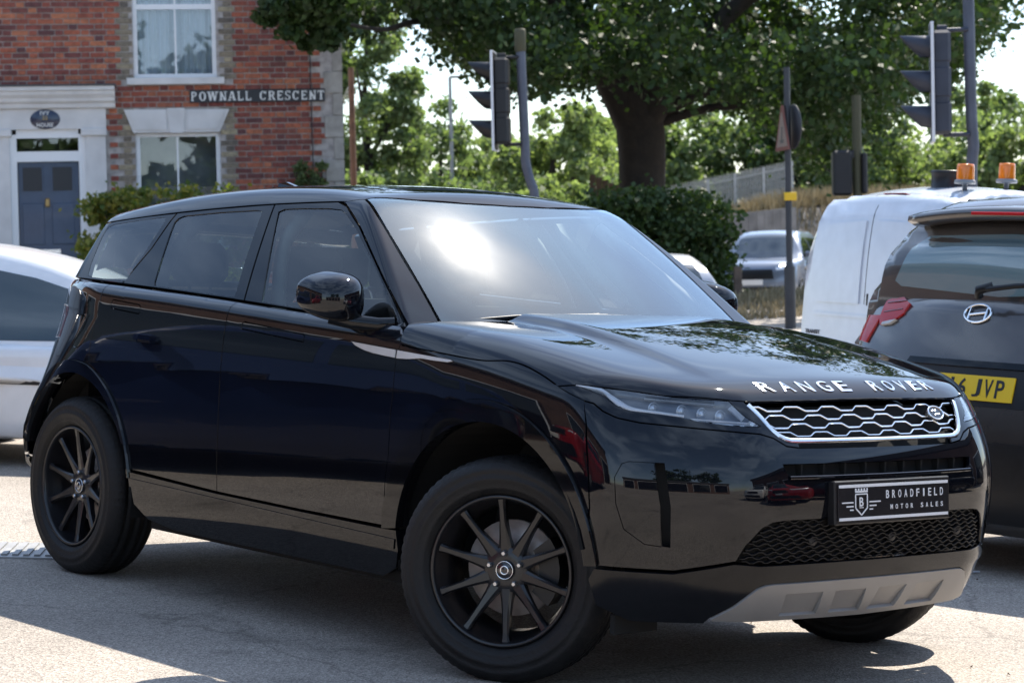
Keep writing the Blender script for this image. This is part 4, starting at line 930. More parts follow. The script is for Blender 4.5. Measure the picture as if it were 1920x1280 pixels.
blades(9000, lambda n: rng.uniform(2.3, 5.6, n), lambda n: rng.uniform(27.5, 33, n), .05, .17, 'dry_grass', 'dry straw-coloured grass on the verge by the sign pole')
blades(16000, lambda n: rng.uniform(3.6, 11, n), lambda n: rng.uniform(59.6, 65, n), .12, .55, 'bank_grass', 'tall dry grass on the bank below the railings')

# ================================================================ brick house
def brick_mat(name, ramp, rough=.85):
    m = bpy.data.materials.new(name); m.use_nodes = True; MAT[name] = m; n = m.node_tree; b = n.nodes['Principled BSDF']; b.inputs['Roughness'].default_value = rough
    oi = n.nodes.new('ShaderNodeObjectInfo'); g = n.nodes.new('ShaderNodeNewGeometry')
    ad = n.nodes.new('ShaderNodeMath'); ad.operation = 'ADD'; n.links.new(oi.outputs['Random'], ad.inputs[0]); n.links.new(g.outputs['Random Per Island'], ad.inputs[1])
    fr_ = n.nodes.new('ShaderNodeMath'); fr_.operation = 'FRACT'; n.links.new(ad.outputs[0], fr_.inputs[0])
    r = n.nodes.new('ShaderNodeValToRGB'); r.color_ramp.interpolation = 'LINEAR'
    r.color_ramp.elements[0].color = (*ramp[0], 1); r.color_ramp.elements[1].color = (*ramp[-1], 1)
    for i, c in enumerate(ramp[1:-1]): e = r.color_ramp.elements.new((i+1)/(len(ramp)-1)); e.color = (*c, 1)
    n.links.new(fr_.outputs[0], r.inputs[0])
    t = n.nodes.new('ShaderNodeTexNoise'); t.inputs['Scale'].default_value = 22; t.inputs['Detail'].default_value = 5; n.links.new(g.outputs['Position'], t.inputs['Vector'])
    mr = n.nodes.new('ShaderNodeMapRange'); mr.inputs['From Min'].default_value = .3; mr.inputs['From Max'].default_value = .7; mr.inputs['To Min'].default_value = .62; mr.inputs['To Max'].default_value = 1.25; n.links.new(t.outputs[0], mr.inputs[0])
    mx = n.nodes.new('ShaderNodeMix'); mx.data_type = 'RGBA'; mx.blend_type = 'MULTIPLY'; mx.inputs[0].default_value = 1; n.links.new(r.outputs[0], mx.inputs[6]); n.links.new(mr.outputs[0], mx.inputs[7]); n.links.new(mx.outputs[2], b.inputs['Base Color'])
brick_mat('red_brick', [(.26, .066, .042), (.38, .115, .060), (.20, .055, .042), (.11, .042, .042), (.30, .085, .050), (.42, .150, .075), (.16, .050, .044), (.24, .065, .046)])
brick_mat('stock_brick', [(.30, .25, .17), (.17, .14, .11), (.38, .32, .21), (.13, .11, .09), (.24, .20, .14), (.20, .17, .13)])
mat('mortar', (.36, .33, .31), rough=.9, var=.3, scale=12)
mat('stone', (.33, .31, .28), rough=.85, var=.25, scale=6, bump=.3, bscale=30)
mat('white_render', (.62, .61, .60), rough=.7, var=.10, scale=4)
mat('white_upvc', (.78, .79, .80), rough=.35)
mat('door_blue', (.048, .076, .13), rough=.35, coat=.3, var=.1)
mat('sign_black', (.010, .012, .018), rough=.4)
mat('sign_white', (.75, .75, .73), rough=.5, var=.12, scale=20)
mat('plaque_blue', (.012, .022, .055), rough=.25, coat=.5)
mat('curtain', (.80, .84, .90), rough=.9)
mat('reflection_grey', (.42, .40, .39), rough=.9, var=.2, scale=3)  # even grey standing for reflections in the panes
mat('lead', (.06, .062, .068), rough=.6)
mat('brass', (.35, .25, .12), rough=.35, metal=1)
mat('slate', (.06, .063, .07), rough=.7, var=.3, scale=3)
HM = Matrix.Translation((-2.25, 32, 0)) @ Matrix.Rotation(R_(8), 4, 'Z')
house = empty('brick_house', mw=HM.copy()); tag(house, 'red brick house with blue front door and white window surrounds', 'house')
# openings (u0, u1, z0, z1)
OP = [(-2.80, -1.69, 3.84, 5.35), (-2.80, -1.67, 1.55, 3.10), (-4.46, -3.49, .45, 3.17)]
SKIP = OP+[(-2.90, -1.58, 3.74, 3.845), (-3.2, -3.185, .45, 3.17)]
wall = MB()
us = sorted({-7.2, 0., *[a for o in OP for a in o[:2]]}); zs = sorted({.3, 6.4, *[a for o in OP for a in o[2:]]})
for i in range(len(us)-1):
    for j in range(len(zs)-1):
        cu, cz_ = (us[i]+us[i+1])/2, (zs[j]+zs[j+1])/2
        if not any(o[0] < cu < o[1] and o[2] < cz_ < o[3] for o in OP): wall.box((us[i], .014, zs[j]), (us[i+1], .26, zs[j+1]))
wall.box((-.26, .26, .3), (-.002, 8, 6.4)); wall.box((-7.2, 7.7, .3), (-.26, 7.95, 6.4)); wall.box((-7.2, .26, .3), (-6.95, 7.7, 6.4))
wall = wall.build('wall', 'mortar', house)
MB().add([(-7.5, -.25, 6.4), (.2, -.25, 6.4), (.2, 4, 9.2), (-7.5, 4, 9.2), (-7.5, 8.3, 6.4), (.2, 8.3, 6.4), (-7.5, -.25, 6.3), (.2, -.25, 6.3), (.2, 8.3, 6.3), (-7.5, 8.3, 6.3)], [(0, 1, 2, 3), (3, 2, 5, 4), (1, 7, 8, 5, 2), (0, 3, 4, 9, 6), (6, 7, 1, 0), (9, 8, 7, 6)]).build('roof', 'slate', house)
def brick_mesh(L, H=.061): return MB().box((0, 0, 0), (L, .05, H), .003).mesh('brick')
BM = {}
for L in (.215, .1025, .05):
    for k in ('red_brick', 'stock_brick'):
        me = brick_mesh(L); me.materials.append(MAT[k]); BM[L, k] = me
recs = []
def is_stock(u, z):                                    # pale brick beside the windows
    if 1.55 < z < 3.42 and (-3.02 < u < -2.80 or -1.67 < u < -1.45): return True
    if 3.84 < z < 5.4 and (-3.08 < u < -2.80 or -1.69 < u < -1.42): return True
    return False
row = 0; z = .50
while z < 6.3:
    u = -7.15-(.16 if row % 2 else 0); k = 0
    while u < -.12:
        L = .215 if k % 2 == 0 else .1025; k += 1
        um, zm = u+L/2, z+.033
        ok = not any(o[0]-.012 < um+s*L*.48 < o[1]+.012 and o[2] < zm < o[3] for o in SKIP for s in (-1, 0, 1))
        lim_r = -.245 if int((z-.5)/.30) % 2 else -.125
        if um+L/2 > lim_r: ok = False
        if ok and 3.42 > zm > .45 and -4.8 < um < -3.19: ok = False       # behind the door surround
        if ok and zm > 3.40 and zm < 3.74 and um < -3.10 and um > -4.9: ok = False
        if ok and 3.095 < zm < 3.42 and -2.80 < um < -1.67: ok = False
        if ok: recs.append((u, z+rng.normal()*.0012, L, 'stock_brick' if is_stock(um, zm) else 'red_brick'))
        u += L+.013
    z += .0755; row += 1
def vis(r): return (r[0] > -4.75 and 2.2 < r[1] < 4.95)
recs.sort(key=lambda r: (not vis(r), abs(r[1]-4.0)+.15*abs(r[0]+2)))
for u, z, L, k in recs[:300]:
    o = link('brick', BM[L, k], None, wall); o.location = (u, rng.normal()*.0016, z)
for kind in ('red_brick', 'stock_brick'):
    mb = MB()
    for u, z, L, k in recs[300:]:
        if k == kind: y = rng.normal()*.0016; mb.box((u, y, z), (u+L, y+.05, z+.061))
    o = mb.build('brickwork', kind, wall); tag(o, kind='stuff')
for j in range(20):                                    # stone quoins on the corner
    z0 = .3+j*.30; w_ = .245 if j % 2 else .125
    MB().box((-w_, -.012, z0+.004), (.012, .3 if j % 2 == 0 else .18, z0+.296), .006).build('quoin', 'stone', wall)
def window(u0, u1, z0, z1, rails, mull, par, curtains=False):
    w_ = MB(); t = .055
    w_.box((u0, .06, z0), (u0+t, .14, z1)); w_.box((u1-t, .06, z0), (u1, .14, z1)); w_.box((u0+t, .06, z0), (u1-t, .14, z0+t)); w_.box((u0+t, .06, z1-t), (u1-t, .14, z1))
    for z_, h in rails: w_.box((u0+t, .065, z_-h/2), (u1-t, .135, z_+h/2))
    for x_ in mull: w_.box((x_-.012, .07, z0+t), (x_+.012, .13, z1-t))
    wo = w_.build('window', 'white_upvc', par)
    zz = [z0+t]+[z_ for z_, h in rails]+[z1-t]; xx = [u0+t]+list(mull)+[u1-t]
    for i in range(len(zz)-1):
        for j in range(len(xx)-1): MB().box((xx[j], .098, zz[i]), (xx[j+1], .102, zz[i+1])).build('pane', 'house_glass', wo)
    if curtains:
        mb = MB(); xs = np.linspace(u0+t, u1-t, 120); yy = .20+.035*np.sin(xs*33)*np.sin(xs*5+.6)+.02*np.sin(xs*77+1); yy += np.where(np.abs(xs-(u0+u1)/2-.04) < .05, .09, 0)
        mb.add([(x, y, z_) for x, y in zip(xs, yy) for z_ in (z0+.03, z1)], [(2*i, 2*i+2, 2*i+3, 2*i+1) for i in range(119)], True); mb.build('curtain', 'curtain', wo)
    return wo
window(-2.80, -1.69, 3.84, 5.35, [(4.80, .07)], [-2.235], house, True)
lw = window(-2.80, -1.67, 1.55, 3.10, [], [-2.245], house)
MB().box((-2.8, .50, 1.5), (-1.67, .51, 3.15)).build('reflection_sheet', 'reflection_grey', lw)  # sheet added behind the lower panes in place of their reflections
MB().box((-2.9, -.07, 3.745), (-1.59, .10, 3.838), .006).build('window_sill', 'white_render', house)
MB().box((-2.9, -.07, 1.46), (-1.57, .10, 1.55), .006).build('window_sill', 'white_render', house)
lt = MB(); lt.prism([(-2.83, 3.10), (-1.672, 3.10), (-1.534, 3.405), (-2.95, 3.415)], -.03, .06); lt.build('lintel', 'white_render', house)
MB().prism([(-2.335, 3.092), (-2.16, 3.092), (-2.135, 3.425), (-2.375, 3.425)], -.055, .05).build('keystone', 'white_render', house)
for q in ([(-2.80, 3.14), (-2.375, 3.14), (-2.40, 3.375), (-2.89, 3.378)], [(-2.12, 3.14), (-1.71, 3.14), (-1.61, 3.37), (-2.095, 3.375)]): MB().prism(q, -.042, -.02).build('lintel_panel', 'white_render', house)
MB().box((-6.9, 1.2, .5), (-.3, 1.22, 6.2)).build('room_back', 'stone', house)
# door surround
ds = empty('door_surround'); ds.parent = house
MB().box((-3.47, -.06, .45), (-3.20, .10, 3.07)).build('pilaster', 'white_render', ds); MB().box((-4.76, -.06, .45), (-4.475, .10, 3.07)).build('pilaster', 'white_render', ds)
MB().box((-3.525, -.10, 3.07), (-3.18, .10, 3.165), .01).build('capital', 'white_render', ds); MB().box((-4.79, -.10, 3.07), (-4.44, .10, 3.165), .01).build('capital', 'white_render', ds)
MB().box((-4.78, -.05, 3.165), (-3.19, .10, 3.43)).build('frieze', 'white_render', ds)
co = MB(); co.prism([(-.06, 3.43), (-.10, 3.45), (-.11, 3.50), (-.15, 3.53), (-.16, 3.57), (-.20, 3.62), (-.205, 3.66), (-.235, 3.675), (-.235, 3.725), (.05, 3.745), (.05, 3.43)], -4.90, -3.06, 'x'); co.build('cornice', 'white_render', ds)
MB().box((-4.92, -.25, 3.726), (-3.04, .05, 3.752)).build('flashing', 'lead', ds)
fm = MB(); fm.box((-4.475, .0, .45), (-4.385, .09, 3.10)); fm.box((-3.565, .0, .45), (-3.47, .09, 3.10)); fm.box((-4.385, .0, 3.05), (-3.565, .09, 3.165)); fm.box((-4.385, .0, 2.735), (-3.565, .09, 2.872)); fm.build('door_frame', 'white_upvc', ds)
MB().box((-4.385, .05, 2.872), (-3.565, .056, 3.05)).build('fanlight', 'house_glass', ds)
dr = MB(); dr.box((-4.375, .05, .5), (-3.575, .095, 2.728)); dr = dr.build('door', 'door_blue', house)
for a, b_ in ((-4.335, -4.045), (-3.94, -3.645)):
    MB().box((a, .042, 2.345), (b_, .052, 2.66)).build('door_pane', 'door_glass', dr)
    for t in ((a, a+.018), (b_-.018, b_)): MB().box((t[0], .03, 2.345), (t[1], .052, 2.66)).build('glazing_bar', 'door_blue', dr)
    MB().box((a, .038, 1.62), (b_, .052, 2.18), .008).build('door_panel', 'door_blue', dr); MB().box((a, .038, .68), (b_, .052, 1.38), .008).build('door_panel', 'door_blue', dr)
MB().box((-4.15, .035, 1.485), (-3.84, .052, 1.56), .004).build('letter_plate', 'satin_chrome', dr)
MB().box((-4.03, .015, 2.125), (-3.965, .052, 2.245), .012).build('knocker', 'brass', dr)
MB().box((-3.63, .035, 1.50), (-3.595, .05, 1.62), .004).build('door_bell', 'white_upvc', dr)
pq = MB(); pq.lathe([(0, -.062), (.19, -.062), (.197, -.058), (.197, -.05)], 40, 'y'); pq.v = [(x-3.993, y, z_*.67+3.298) for x, y, z_ in pq.v]
pq = pq.build('name_plaque', 'plaque_blue', house)
X90 = Matrix.Rotation(R_(90), 4, 'X')
for s_, w_, u, z in (('IVY', .125, -4.055, 3.355), ('22', .07, -4.03, 3.29), ('HOUSE', .22, -4.105, 3.195)):
    link('lettering', fit_text(s_, w_, .052, .004, .012), 'sign_white' if s_ != '22' else 'brass', pq, Matrix.Translation((u, -.062, z)) @ X90)
sg = MB().box((-2.065, -.025, 3.495), (-.235, .0, 3.668), .003).build('street_sign', 'sign_black', house)
SER = {}
def serif_letter(ch, w_, h):                           # block letter with slab serifs
    mb = MB(); t = w_*.24; th_ = h*.13
    def bar(x0, x1, z0, z1): mb.box((x0, -.004, z0), (x1, 0, z1))
    def sl(x0, z0, x1, z1, tt): mb.prism([(x0-tt/2, z0), (x0+tt/2, z0), (x1+tt/2, z1), (x1-tt/2, z1)], -.004, 0)
    def ser(x, z0, s=1.): bar(x-t*.95*s, x+t*.95*s, z0, z0+th_*.75)
    def arc_(cx, cz_, rx, rz, a0, a1, tt):
        n = 12
        for i in range(n):
            a, b_ = R_(a0+(a1-a0)*i/n), R_(a0+(a1-a0)*(i+1)/n)
            o1, o2 = (cx+rx*math.cos(a), cz_+rz*math.sin(a)), (cx+rx*math.cos(b_), cz_+rz*math.sin(b_))
            k1 = abs(math.cos((a+b_)/2)); q = tt*(.5+.5*k1)
            i1, i2 = (cx+(rx-q)*math.cos(a), cz_+(rz-q*.8)*math.sin(a)), (cx+(rx-q)*math.cos(b_), cz_+(rz-q*.8)*math.sin(b_))
            mb.prism([o1, o2, i2, i1], -.004, 0)
    W_, H_ = w_, h
    if ch in 'PRELN': bar(t*.4, t*1.4, 0, H_)
    if ch in 'PR': arc_(W_*.42, H_*.73, W_*.5, H_*.27, -90, 90, t); bar(t, W_*.45, H_-th_, H_); bar(t, W_*.45, H_*.46, H_*.46+th_); ser(t*.9, 0)
    if ch == 'R': sl(W_*.92, 0, W_*.55, H_*.5, t)
    if ch in 'OC': arc_(W_*.5, H_*.5, W_*.5, H_*.5, 35 if ch == 'C' else 0, 325 if ch == 'C' else 360, t*1.1)
    if ch == 'C': bar(W_*.84, W_*.96, H_*.66, H_*.98)
    if ch == 'L': bar(t, W_, 0, th_); bar(W_-t*.5, W_, 0, H_*.3); ser(t*.9, H_-th_*.75)
    if ch == 'E':
        for z_ in (0, H_-th_): bar(t, W_, z_, z_+th_)
        bar(t, W_*.75, H_*.46, H_*.46+th_); bar(W_-t*.45, W_, 0, H_*.25); bar(W_-t*.45, W_, H_*.75, H_)
    if ch == 'N': bar(W_-t*.9, W_-t*.3, 0, H_); sl(W_-t*.8, 0, t*.8, H_, t*1.05); ser(t*.8, 0); ser(W_-t*.6, H_-th_*.75)
    if ch == 'A': sl(t*.4, 0, W_*.45, H_, t*.6); sl(W_-t*.6, 0, W_*.55, H_, t*1.1); bar(W_*.25, W_*.75, H_*.28, H_*.28+th_*.7); ser(t*.5, 0); ser(W_-t*.6, 0)
    if ch == 'W':
        for a, b_, q in ((.08, .27, 1.1), (.47, .27, .6), (.5, .72, 1.1), (.93, .72, .6)): sl(W_*b_, 0, W_*a, H_, t*.75*q)
        ser(W_*.08, H_-th_*.75, .8); ser(W_*.93, H_-th_*.75, .8)
    if ch == 'T': bar(W_*.5-t*.55, W_*.5+t*.55, 0, H_); bar(0, W_, H_-th_, H_); bar(0, t*.4, H_*.72, H_); bar(W_-t*.4, W_, H_*.72, H_); ser(W_*.5, 0)
    if ch == 'S': arc_(W_*.5, H_*.735, W_*.46, H_*.265, 30, 270, t); arc_(W_*.5, H_*.265, W_*.48, H_*.275, -150, 90, t); bar(W_*.86, W_*.96, H_*.7, H_); bar(W_*.04, W_*.14, 0, H_*.3)
    return mb
txt = 'POWNALL CRESCENT'; u = -2.045
wds_ = {'W': .130, ' ': .062, 'L': .080, 'E': .083, 'S': .075, 'P': .083, 'T': .088, 'R': .092, 'A': .098, 'N': .095, 'O': .095, 'C': .092}
tot = sum(wds_[c_] for c_ in txt); sc = (1.80-.028*15)/tot
for ch in txt:
    w_ = wds_[ch]*sc
    if ch != ' ': serif_letter(ch, w_, .125).build('letter', 'sign_white', sg, Matrix.Translation((u, -.025, 3.518)))
    u += w_+.028
MB().tube([(-.43, -.02, 4.6), (-.425, -.02, 3.7), (-.415, -.02, 2.0)], .008, 6).build('cable', 'sign_black', house)

# ================================================================ signals, poles, lamp, signs
mat('signal_black', (.0055, .006, .009), rough=.45, var=.2)
mat('signal_grey', (.030, .036, .056), rough=.5, var=.2, scale=4)
mat('pole_grey', (.085, .095, .125), rough=.5, metal=.3, var=.2, scale=5)
mat('pole_dark', (.030, .034, .042), rough=.5, var=.2, scale=5)
mat('galv', (.30, .30, .30), rough=.5, metal=.6, var=.15)
mat('wood_pole', (.16, .085, .055), rough=.85, var=.3, scale=9)
mat('timber', (.14, .10, .075), rough=.85, var=.3, scale=6)
mat('yellow', (.72, .46, .02), rough=.5)
mat('white_border', (.62, .64, .68), rough=.45)
mat('signal_lens', (.03, .03, .03), rough=.15, coat=.5)
mat('shaded_red', (.16, .06, .045), rough=.7)  # sign red darkened to stand for the tree's shade
mat('shaded_white', (.22, .17, .14), rough=.7)  # white sign face, darkened for the same tree shade
mat('olive', (.060, .058, .030), rough=.7)
def signal(head_c, tilt, mname, label, pole_pts, r, bracket_x, off_pole):
    """head seen from its side: hoods point to world -x"""
    base = (pole_pts[-1][0], pole_pts[-1][1], float(ground_z(pole_pts[-1][0], pole_pts[-1][1])))
    root = empty('traffic_signal', base); tag(root, label, 'traffic light', 'traffic signals at the junction')
    b0 = Vector(base)
    pl_ = [Vector(p)-b0 for p in pole_pts]+[Vector((pole_pts[-1][0], pole_pts[-1][1], base[2]-.1))-b0]
    MB().tube([tuple(p) for p in curve([tuple(p) for p in pl_[:-1]], 6)]+[tuple(pl_[-1])], r, 16).build('pole', 'pole_grey', root)
    MB().lathe([(0, .09), (r*1.05, .085), (r*1.2, .06), (r*1.2, -.16), (r, -.18)], 16, 'z', tuple(pl_[0])).build('pole_cap', 'olive', root)
    hm = Matrix.Translation(Vector(head_c)-b0) @ Matrix.Rotation(tilt, 4, 'Z')
    hd_ = MB(); 
    for i in (-1, 0, 1): hd_.box((-.01, -.14, i*.335-.16), (.17, .14, i*.335+.16), .03)
    hd_.box((.0, -.13, -.49), (.155, .13, .49), .02); ho = hd_.build('housing', mname, root, hm)
    bb = MB().box((-.02, -.21, -.56), (.004, .21, .56), .004).build('backboard', mname, ho)
    e_ = MB(); e_.box((-.024, -.222, -.57), (.006, -.210, .57)); e_.box((-.024, .210, -.57), (.006, .222, .57)); e_.box((-.024, -.210, -.572), (.006, .210, -.560)); e_.box((-.024, -.210, .560), (.006, .210, .572)); e_.build('board_edge', 'white_border', ho)
    for i in (-1, 0, 1):
        vz = MB(); n_ = 20; R0 = .118; z0 = i*.335; v_ = []
        for k in range(n_+1):
            a = R_(-140+280*k/n_); dx = .24*(.5+.5*math.cos(a))**.8+.05
            for rr in (R0, R0-.006):
                v_ += [(-.02, rr*math.sin(a), z0+rr*math.cos(a)), (-.02-dx, rr*math.sin(a), z0+rr*math.cos(a)+.01)]
        f_ = []
        for k in range(n_): a = 4*k; f_ += [(a, a+1, a+5, a+4), (a+2, a+6, a+7, a+3), (a+1, a+3, a+7, a+5)]
        vz.add(v_, f_, True).build('hood', mname, ho)
        MB().lathe([(0, -.06), (.06, -.052), (.10, -.025)], 24, 'x', (0, 0, z0)).build('lens', 'signal_lens', ho)
    for zz in (.50, -.50): MB().tube([(.09, 0, zz), (off_pole, 0, zz)], .022, 8).build('bracket', mname, ho)
    MB().box((.04, -.05, .47), (.14, .05, .55), .01).build('top_box', mname, ho)
    return root
signal((-.135, 27, 3.12), R_(-6), 'signal_black', 'black traffic signal on a kinked grey pole left of the big tree', [(.17, 27, 3.86), (.185, 27, 3.2), (.20, 27, 2.6), (.205, 27, 2.40), (.25, 27, 2.2), (.30, 27, 2.0), (.31, 27, 1.3)], .055, 0, .30)
signal((4.10, 22.5, 2.91), R_(-8), 'signal_grey', 'grey traffic signal on a pole at the upper right', [(4.45, 22.5, 4.2), (4.455, 22.5, 3.4), (4.465, 22.5, 2.6), (4.48, 22.5, 2.3), (4.46, 22.5, 2.05), (4.45, 22.5, 1.2)], .056, 0, .34)
rs_ = empty('traffic_signal', (4.40, 30, float(ground_z(4.4, 30)))); tag(rs_, 'dark signal box seen from behind on an olive post', 'traffic light', 'traffic signals at the junction')
MB().box((-.245, -.12, 1.32), (.005, .10, 1.90), .03).build('housing', 'signal_black', rs_); MB().tube([(.08, 0, -.3), (.08, 0, 2.6)], .06, 12).build('pole', 'olive', rs_); MB().box((.0, -.04, 1.8), (.06, .04, 1.9)).build('bracket', 'signal_black', rs_); MB().box((.13, -.10, 1.34), (.20, .1, 1.86), .02).build('housing', 'signal_black', rs_)
# sign pole
sp_ = empty('sign_post', (3.11, 26, float(ground_z(3.11, 26)))); tag(sp_, 'slim dark post with triangular warning sign and small yellow plate', 'sign post')
gz0 = float(ground_z(3.11, 26))
MB().tube([(0, 0, -.2), (0, 0, 1.15-gz0)], .062, 14).tube([(0, 0, 1.12-gz0), (0, 0, 1.2-gz0)], [.062, .036], 14).build('post_base', 'pole_dark', sp_)
MB().tube([(0, 0, 1.1-gz0), (.005, 0, 3.36-gz0)], .036, 12).build('post', 'pole_dark', sp_)
tri = MB().prism([(-.27, 0), (.27, 0), (.03, .50), (-.03, .50)], -.006, .006).build('warning_triangle', 'shaded_red', sp_, Matrix.Translation((-.055, -.02, 2.44-gz0)) @ Matrix.Rotation(R_(-80), 4, 'Z'))
MB().prism([(-.205, .04), (.205, .04), (.02, .42), (-.02, .42)], -.009, -.006).build('sign_face', 'shaded_white', tri)
MB().box((-.02, -.011, .10), (.02, -.009, .26)).box((-.06, -.011, .08), (.06, -.009, .12)).build('sign_symbol', 'sign_black', tri)
MB().lathe([(0, -.008), (.24, -.008), (.25, .0), (.24, .008), (0, .008)], 28, 'x', (0, 0, 0)).build('round_sign', 'pole_dark', sp_, Matrix.Translation((.07, 0, 2.70-gz0)) @ Matrix.Rotation(R_(14), 4, 'Z'))
MB().box((-.045, -.05, 1.885-gz0), (.088, .05, 1.975-gz0), .006).build('yellow_plate', 'yellow', sp_)
# telegraph pole, street lamp
tp_ = empty('telegraph_pole', (-2.98, 45, .45)); tag(tp_, 'brown wooden telegraph pole beside the brick house', 'pole')
MB().tube([(0, 0, -.2), (0, 0, 4.55)], [.075, .055], 10).build('pole', 'wood_pole', tp_)
wi = MB()
for k in range(3): wi.tube([tuple(p) for p in curve([(0, 0, 4.3-.08*k), (-.6, 2, 3.55-.1*k), (-1.6, 5, 3.1-.1*k)], 5)], .006, 5)
wi.build('wire', 'white_border', tp_)
sl_ = empty('street_lamp', (-1.565, 65, float(ground_z(-1.565, 65)))); tag(sl_, 'slim pale street lamp in front of the far trees', 'street lamp'); g_ = float(ground_z(-1.565, 65))
MB().tube([(0, 0, 0), (0, 0, 2.5), (0, 0, 6.30-g_)], [.075, .06, .045], 10).build('pole', 'galv', sl_); MB().box((.0, -.08, 6.26-g_), (.42, .08, 6.33-g_), .02).build('lantern', 'galv', sl_)
# railings on a retaining wall
mat('railing', (.46, .45, .43), rough=.6, metal=.3, var=.2)
mat('concrete', (.20, .19, .185), rough=.85, var=.35, scale=2.5, bump=.3, bscale=12)
rl = empty('railings', (7.4, 61, 2.4)); tag(rl, 'pale upright metal railings running up the bank', 'fence')
A = np.array([7.40, 61, 2.42]); B = np.array([3.85, 62.5, 1.78]); d_ = B-A; Ln = np.linalg.norm(d_[:2]); nP = 58
pale = MB().box((-.016, -.010, 0), (.016, .010, 1.16)); pale.prism([(-.016, 1.16), (.016, 1.16), (0, 1.22)], -.010, .010); pm = pale.mesh('pale'); pm.materials.append(MAT['railing'])
ang = math.atan2(d_[1], d_[0])
for i in range(nP):
    p = A+d_*i/nP; o = link('pale', pm, None, rl); o.location = (p[0]-7.4, p[1]-61, p[2]-2.4); o.rotation_euler = (0, 0, ang)
for i in range(6):
    p = A+d_*i/5; MB().box((p[0]-7.4-.035, p[1]-61-.03, p[2]-2.7), (p[0]-7.4+.035, p[1]-61+.05, p[2]-2.4+1.18)).build('post', 'railing', rl)
for h in (.14, 1.04):
    MB().tube([tuple(A-np.array([7.4, 61, 2.4])+[0, .03, h]), tuple(B-np.array([7.4, 61, 2.4])+[0, .03, h])], .02, 4).build('rail', 'railing', rl)
rw = empty('retaining_wall', (7.15, 58.7, .1)); tag(rw, 'weathered grey retaining wall below the railings', 'wall')
for i in range(9):
    x0 = -1.75+i*.20; MB().box((x0, -.1+i*-.006, -.5), (x0+.196, .2, 2.12+.018*i), .006).build('panel', 'concrete', rw)
tf = empty('timber_fence', (1.55, 40, .4)); tag(tf, 'short run of brown timber fence boards left of the trunk', 'fence')
for i in range(5): MB().box((-.16+i*.105, -.01, 0), (-.16+i*.105+.10, .012, 2.28-.05*i), .004).build('board', 'timber', tf)
MB().box((-.16, .012, .6), (.36, .05, .7)).box((-.16, .012, 1.6), (.36, .05, 1.7)).build('rail', 'timber', tf)
# dark post by the hedge, drain cover, litter
pd_ = MB().box((-.05, -.05, 0), (.05, .05, .42), .01).build('bollard', 'timber', None, Matrix.Translation((2.94, 30.2, float(ground_z(2.94, 30.2))))); tag(pd_, 'dark timber bollard at the right end of the dark hedge', 'bollard')
dc = empty('drain_cover', mw=MC @ Matrix.Translation((-2.02, -.82, .004)) @ Matrix.Rotation(R_(55), 4, 'Z')); tag(dc, 'ribbed grey metal drain cover behind the rear wheel of the black SUV', 'drain cover')
MB().box((-.32, -.24, -.02), (.32, .24, .004)).build('frame', 'galv', dc)
for i in range(13): MB().box((-.29+i*.046, -.20, .004), (-.29+i*.046+.024, .20, .012)).build('rib', 'galv', dc)
st_ = MB().tube([(0, 0, .006), (.06, .01, .008), (.14, .0, .006)], .005, 6).build('stick', 'white_border', None, MC @ Matrix.Translation((.36, 2.62, 0)) @ Matrix.Rotation(R_(85), 4, 'Z')); tag(st_, 'thin pale stick lying in the shade right of the black SUV', 'stick')
fl = []
for k in range(45):
    x, y = rng.uniform(.4, 3.2), rng.uniform(.7, 3.4); a = rng.uniform(0, 6.28); s = rng.uniform(.004, .014)
    fl.append((x, y, a, s))
lm = MB()
for x, y, a, s in fl: lm.add([(x+s*math.cos(a), y+s*math.sin(a), .004), (x-s*.6*math.sin(a), y+s*.6*math.cos(a), .012), (x-s*math.cos(a), y-s*math.sin(a), .004), (x+s*.6*math.sin(a), y-s*.6*math.cos(a), .003)], [(0, 1, 2, 3)])
o = lm.build('leaf_litter', 'timber', None, MC.copy()); tag(o, 'scattered bits of dry leaf on the sunny tarmac', 'litter', kind='stuff')

# ================================================================ the other vehicles
mat('white_paint', (.83, .83, .84), rough=.25, coat=.8, var=.04)
mat('silver_paint', (.38, .40, .44), rough=.3, metal=.5, coat=.8)
mat('grey_brown_paint', (.075, .066, .062), rough=.28, metal=.55, coat=1, var=.15, scale=2)
mat('dark_paint', (.010, .011, .015), rough=.2, coat=1)
mat('suv_shade_paint', (.16, .19, .25), rough=.3, metal=.5, coat=.8)  # silver darkened to blue for the shadow on the body
mat('red_paint', (.35, .012, .016), rough=.22, coat=1)
mat('blue_paint', (.015, .03, .09), rough=.22, coat=1)
mat('car_glass', (.012, .018, .022), rough=.03, coat=1, spec=.9)
mat('van_shade_paint', (.60, .645, .72), rough=.25, coat=.7, var=.05)  # white tinted blue, the skylit shade put into the paint
mat('hatch_glass', (.028, .046, .052), rough=.03, coat=1, spec=.8)
mat('car_glass_sky', (.15, .22, .235), rough=.04, coat=1, spec=.9)  # sky reflection put into the colour of the glass
mat('plate_yellow', (.75, .50, .01), rough=.4)
mat('tyre_plain', (.014, .014, .014), rough=.8)
mat('alloy', (.40, .41, .42), rough=.3, metal=.9)
mat('headlamp_white', (.80, .84, .90), rough=.12, metal=.4, coat=1)
mat('daylight_lamp', (.9, .9, .9), rough=.2, emit=(1, .98, .95), estr=6)
wheel_t = MB().lathe([(.21, -.08), (.22, -.10), (.29, -.105), (.32, -.08), (.325, -.05), (.325, .05), (.31, .09), (.2, .1)], 40, 'y').mesh('tyre'); wheel_t.materials.append(MAT['tyre_plain'])
wr = MB(); wr.lathe([(.212, -.085), (.205, -.075), (.20, -.05), (.19, .02)], 40, 'y'); wr.lathe([(0, -.075), (.05, -.075), (.055, -.05)], 20, 'y'); wr.lathe([(0, .0), (.19, .0)], 20, 'y')
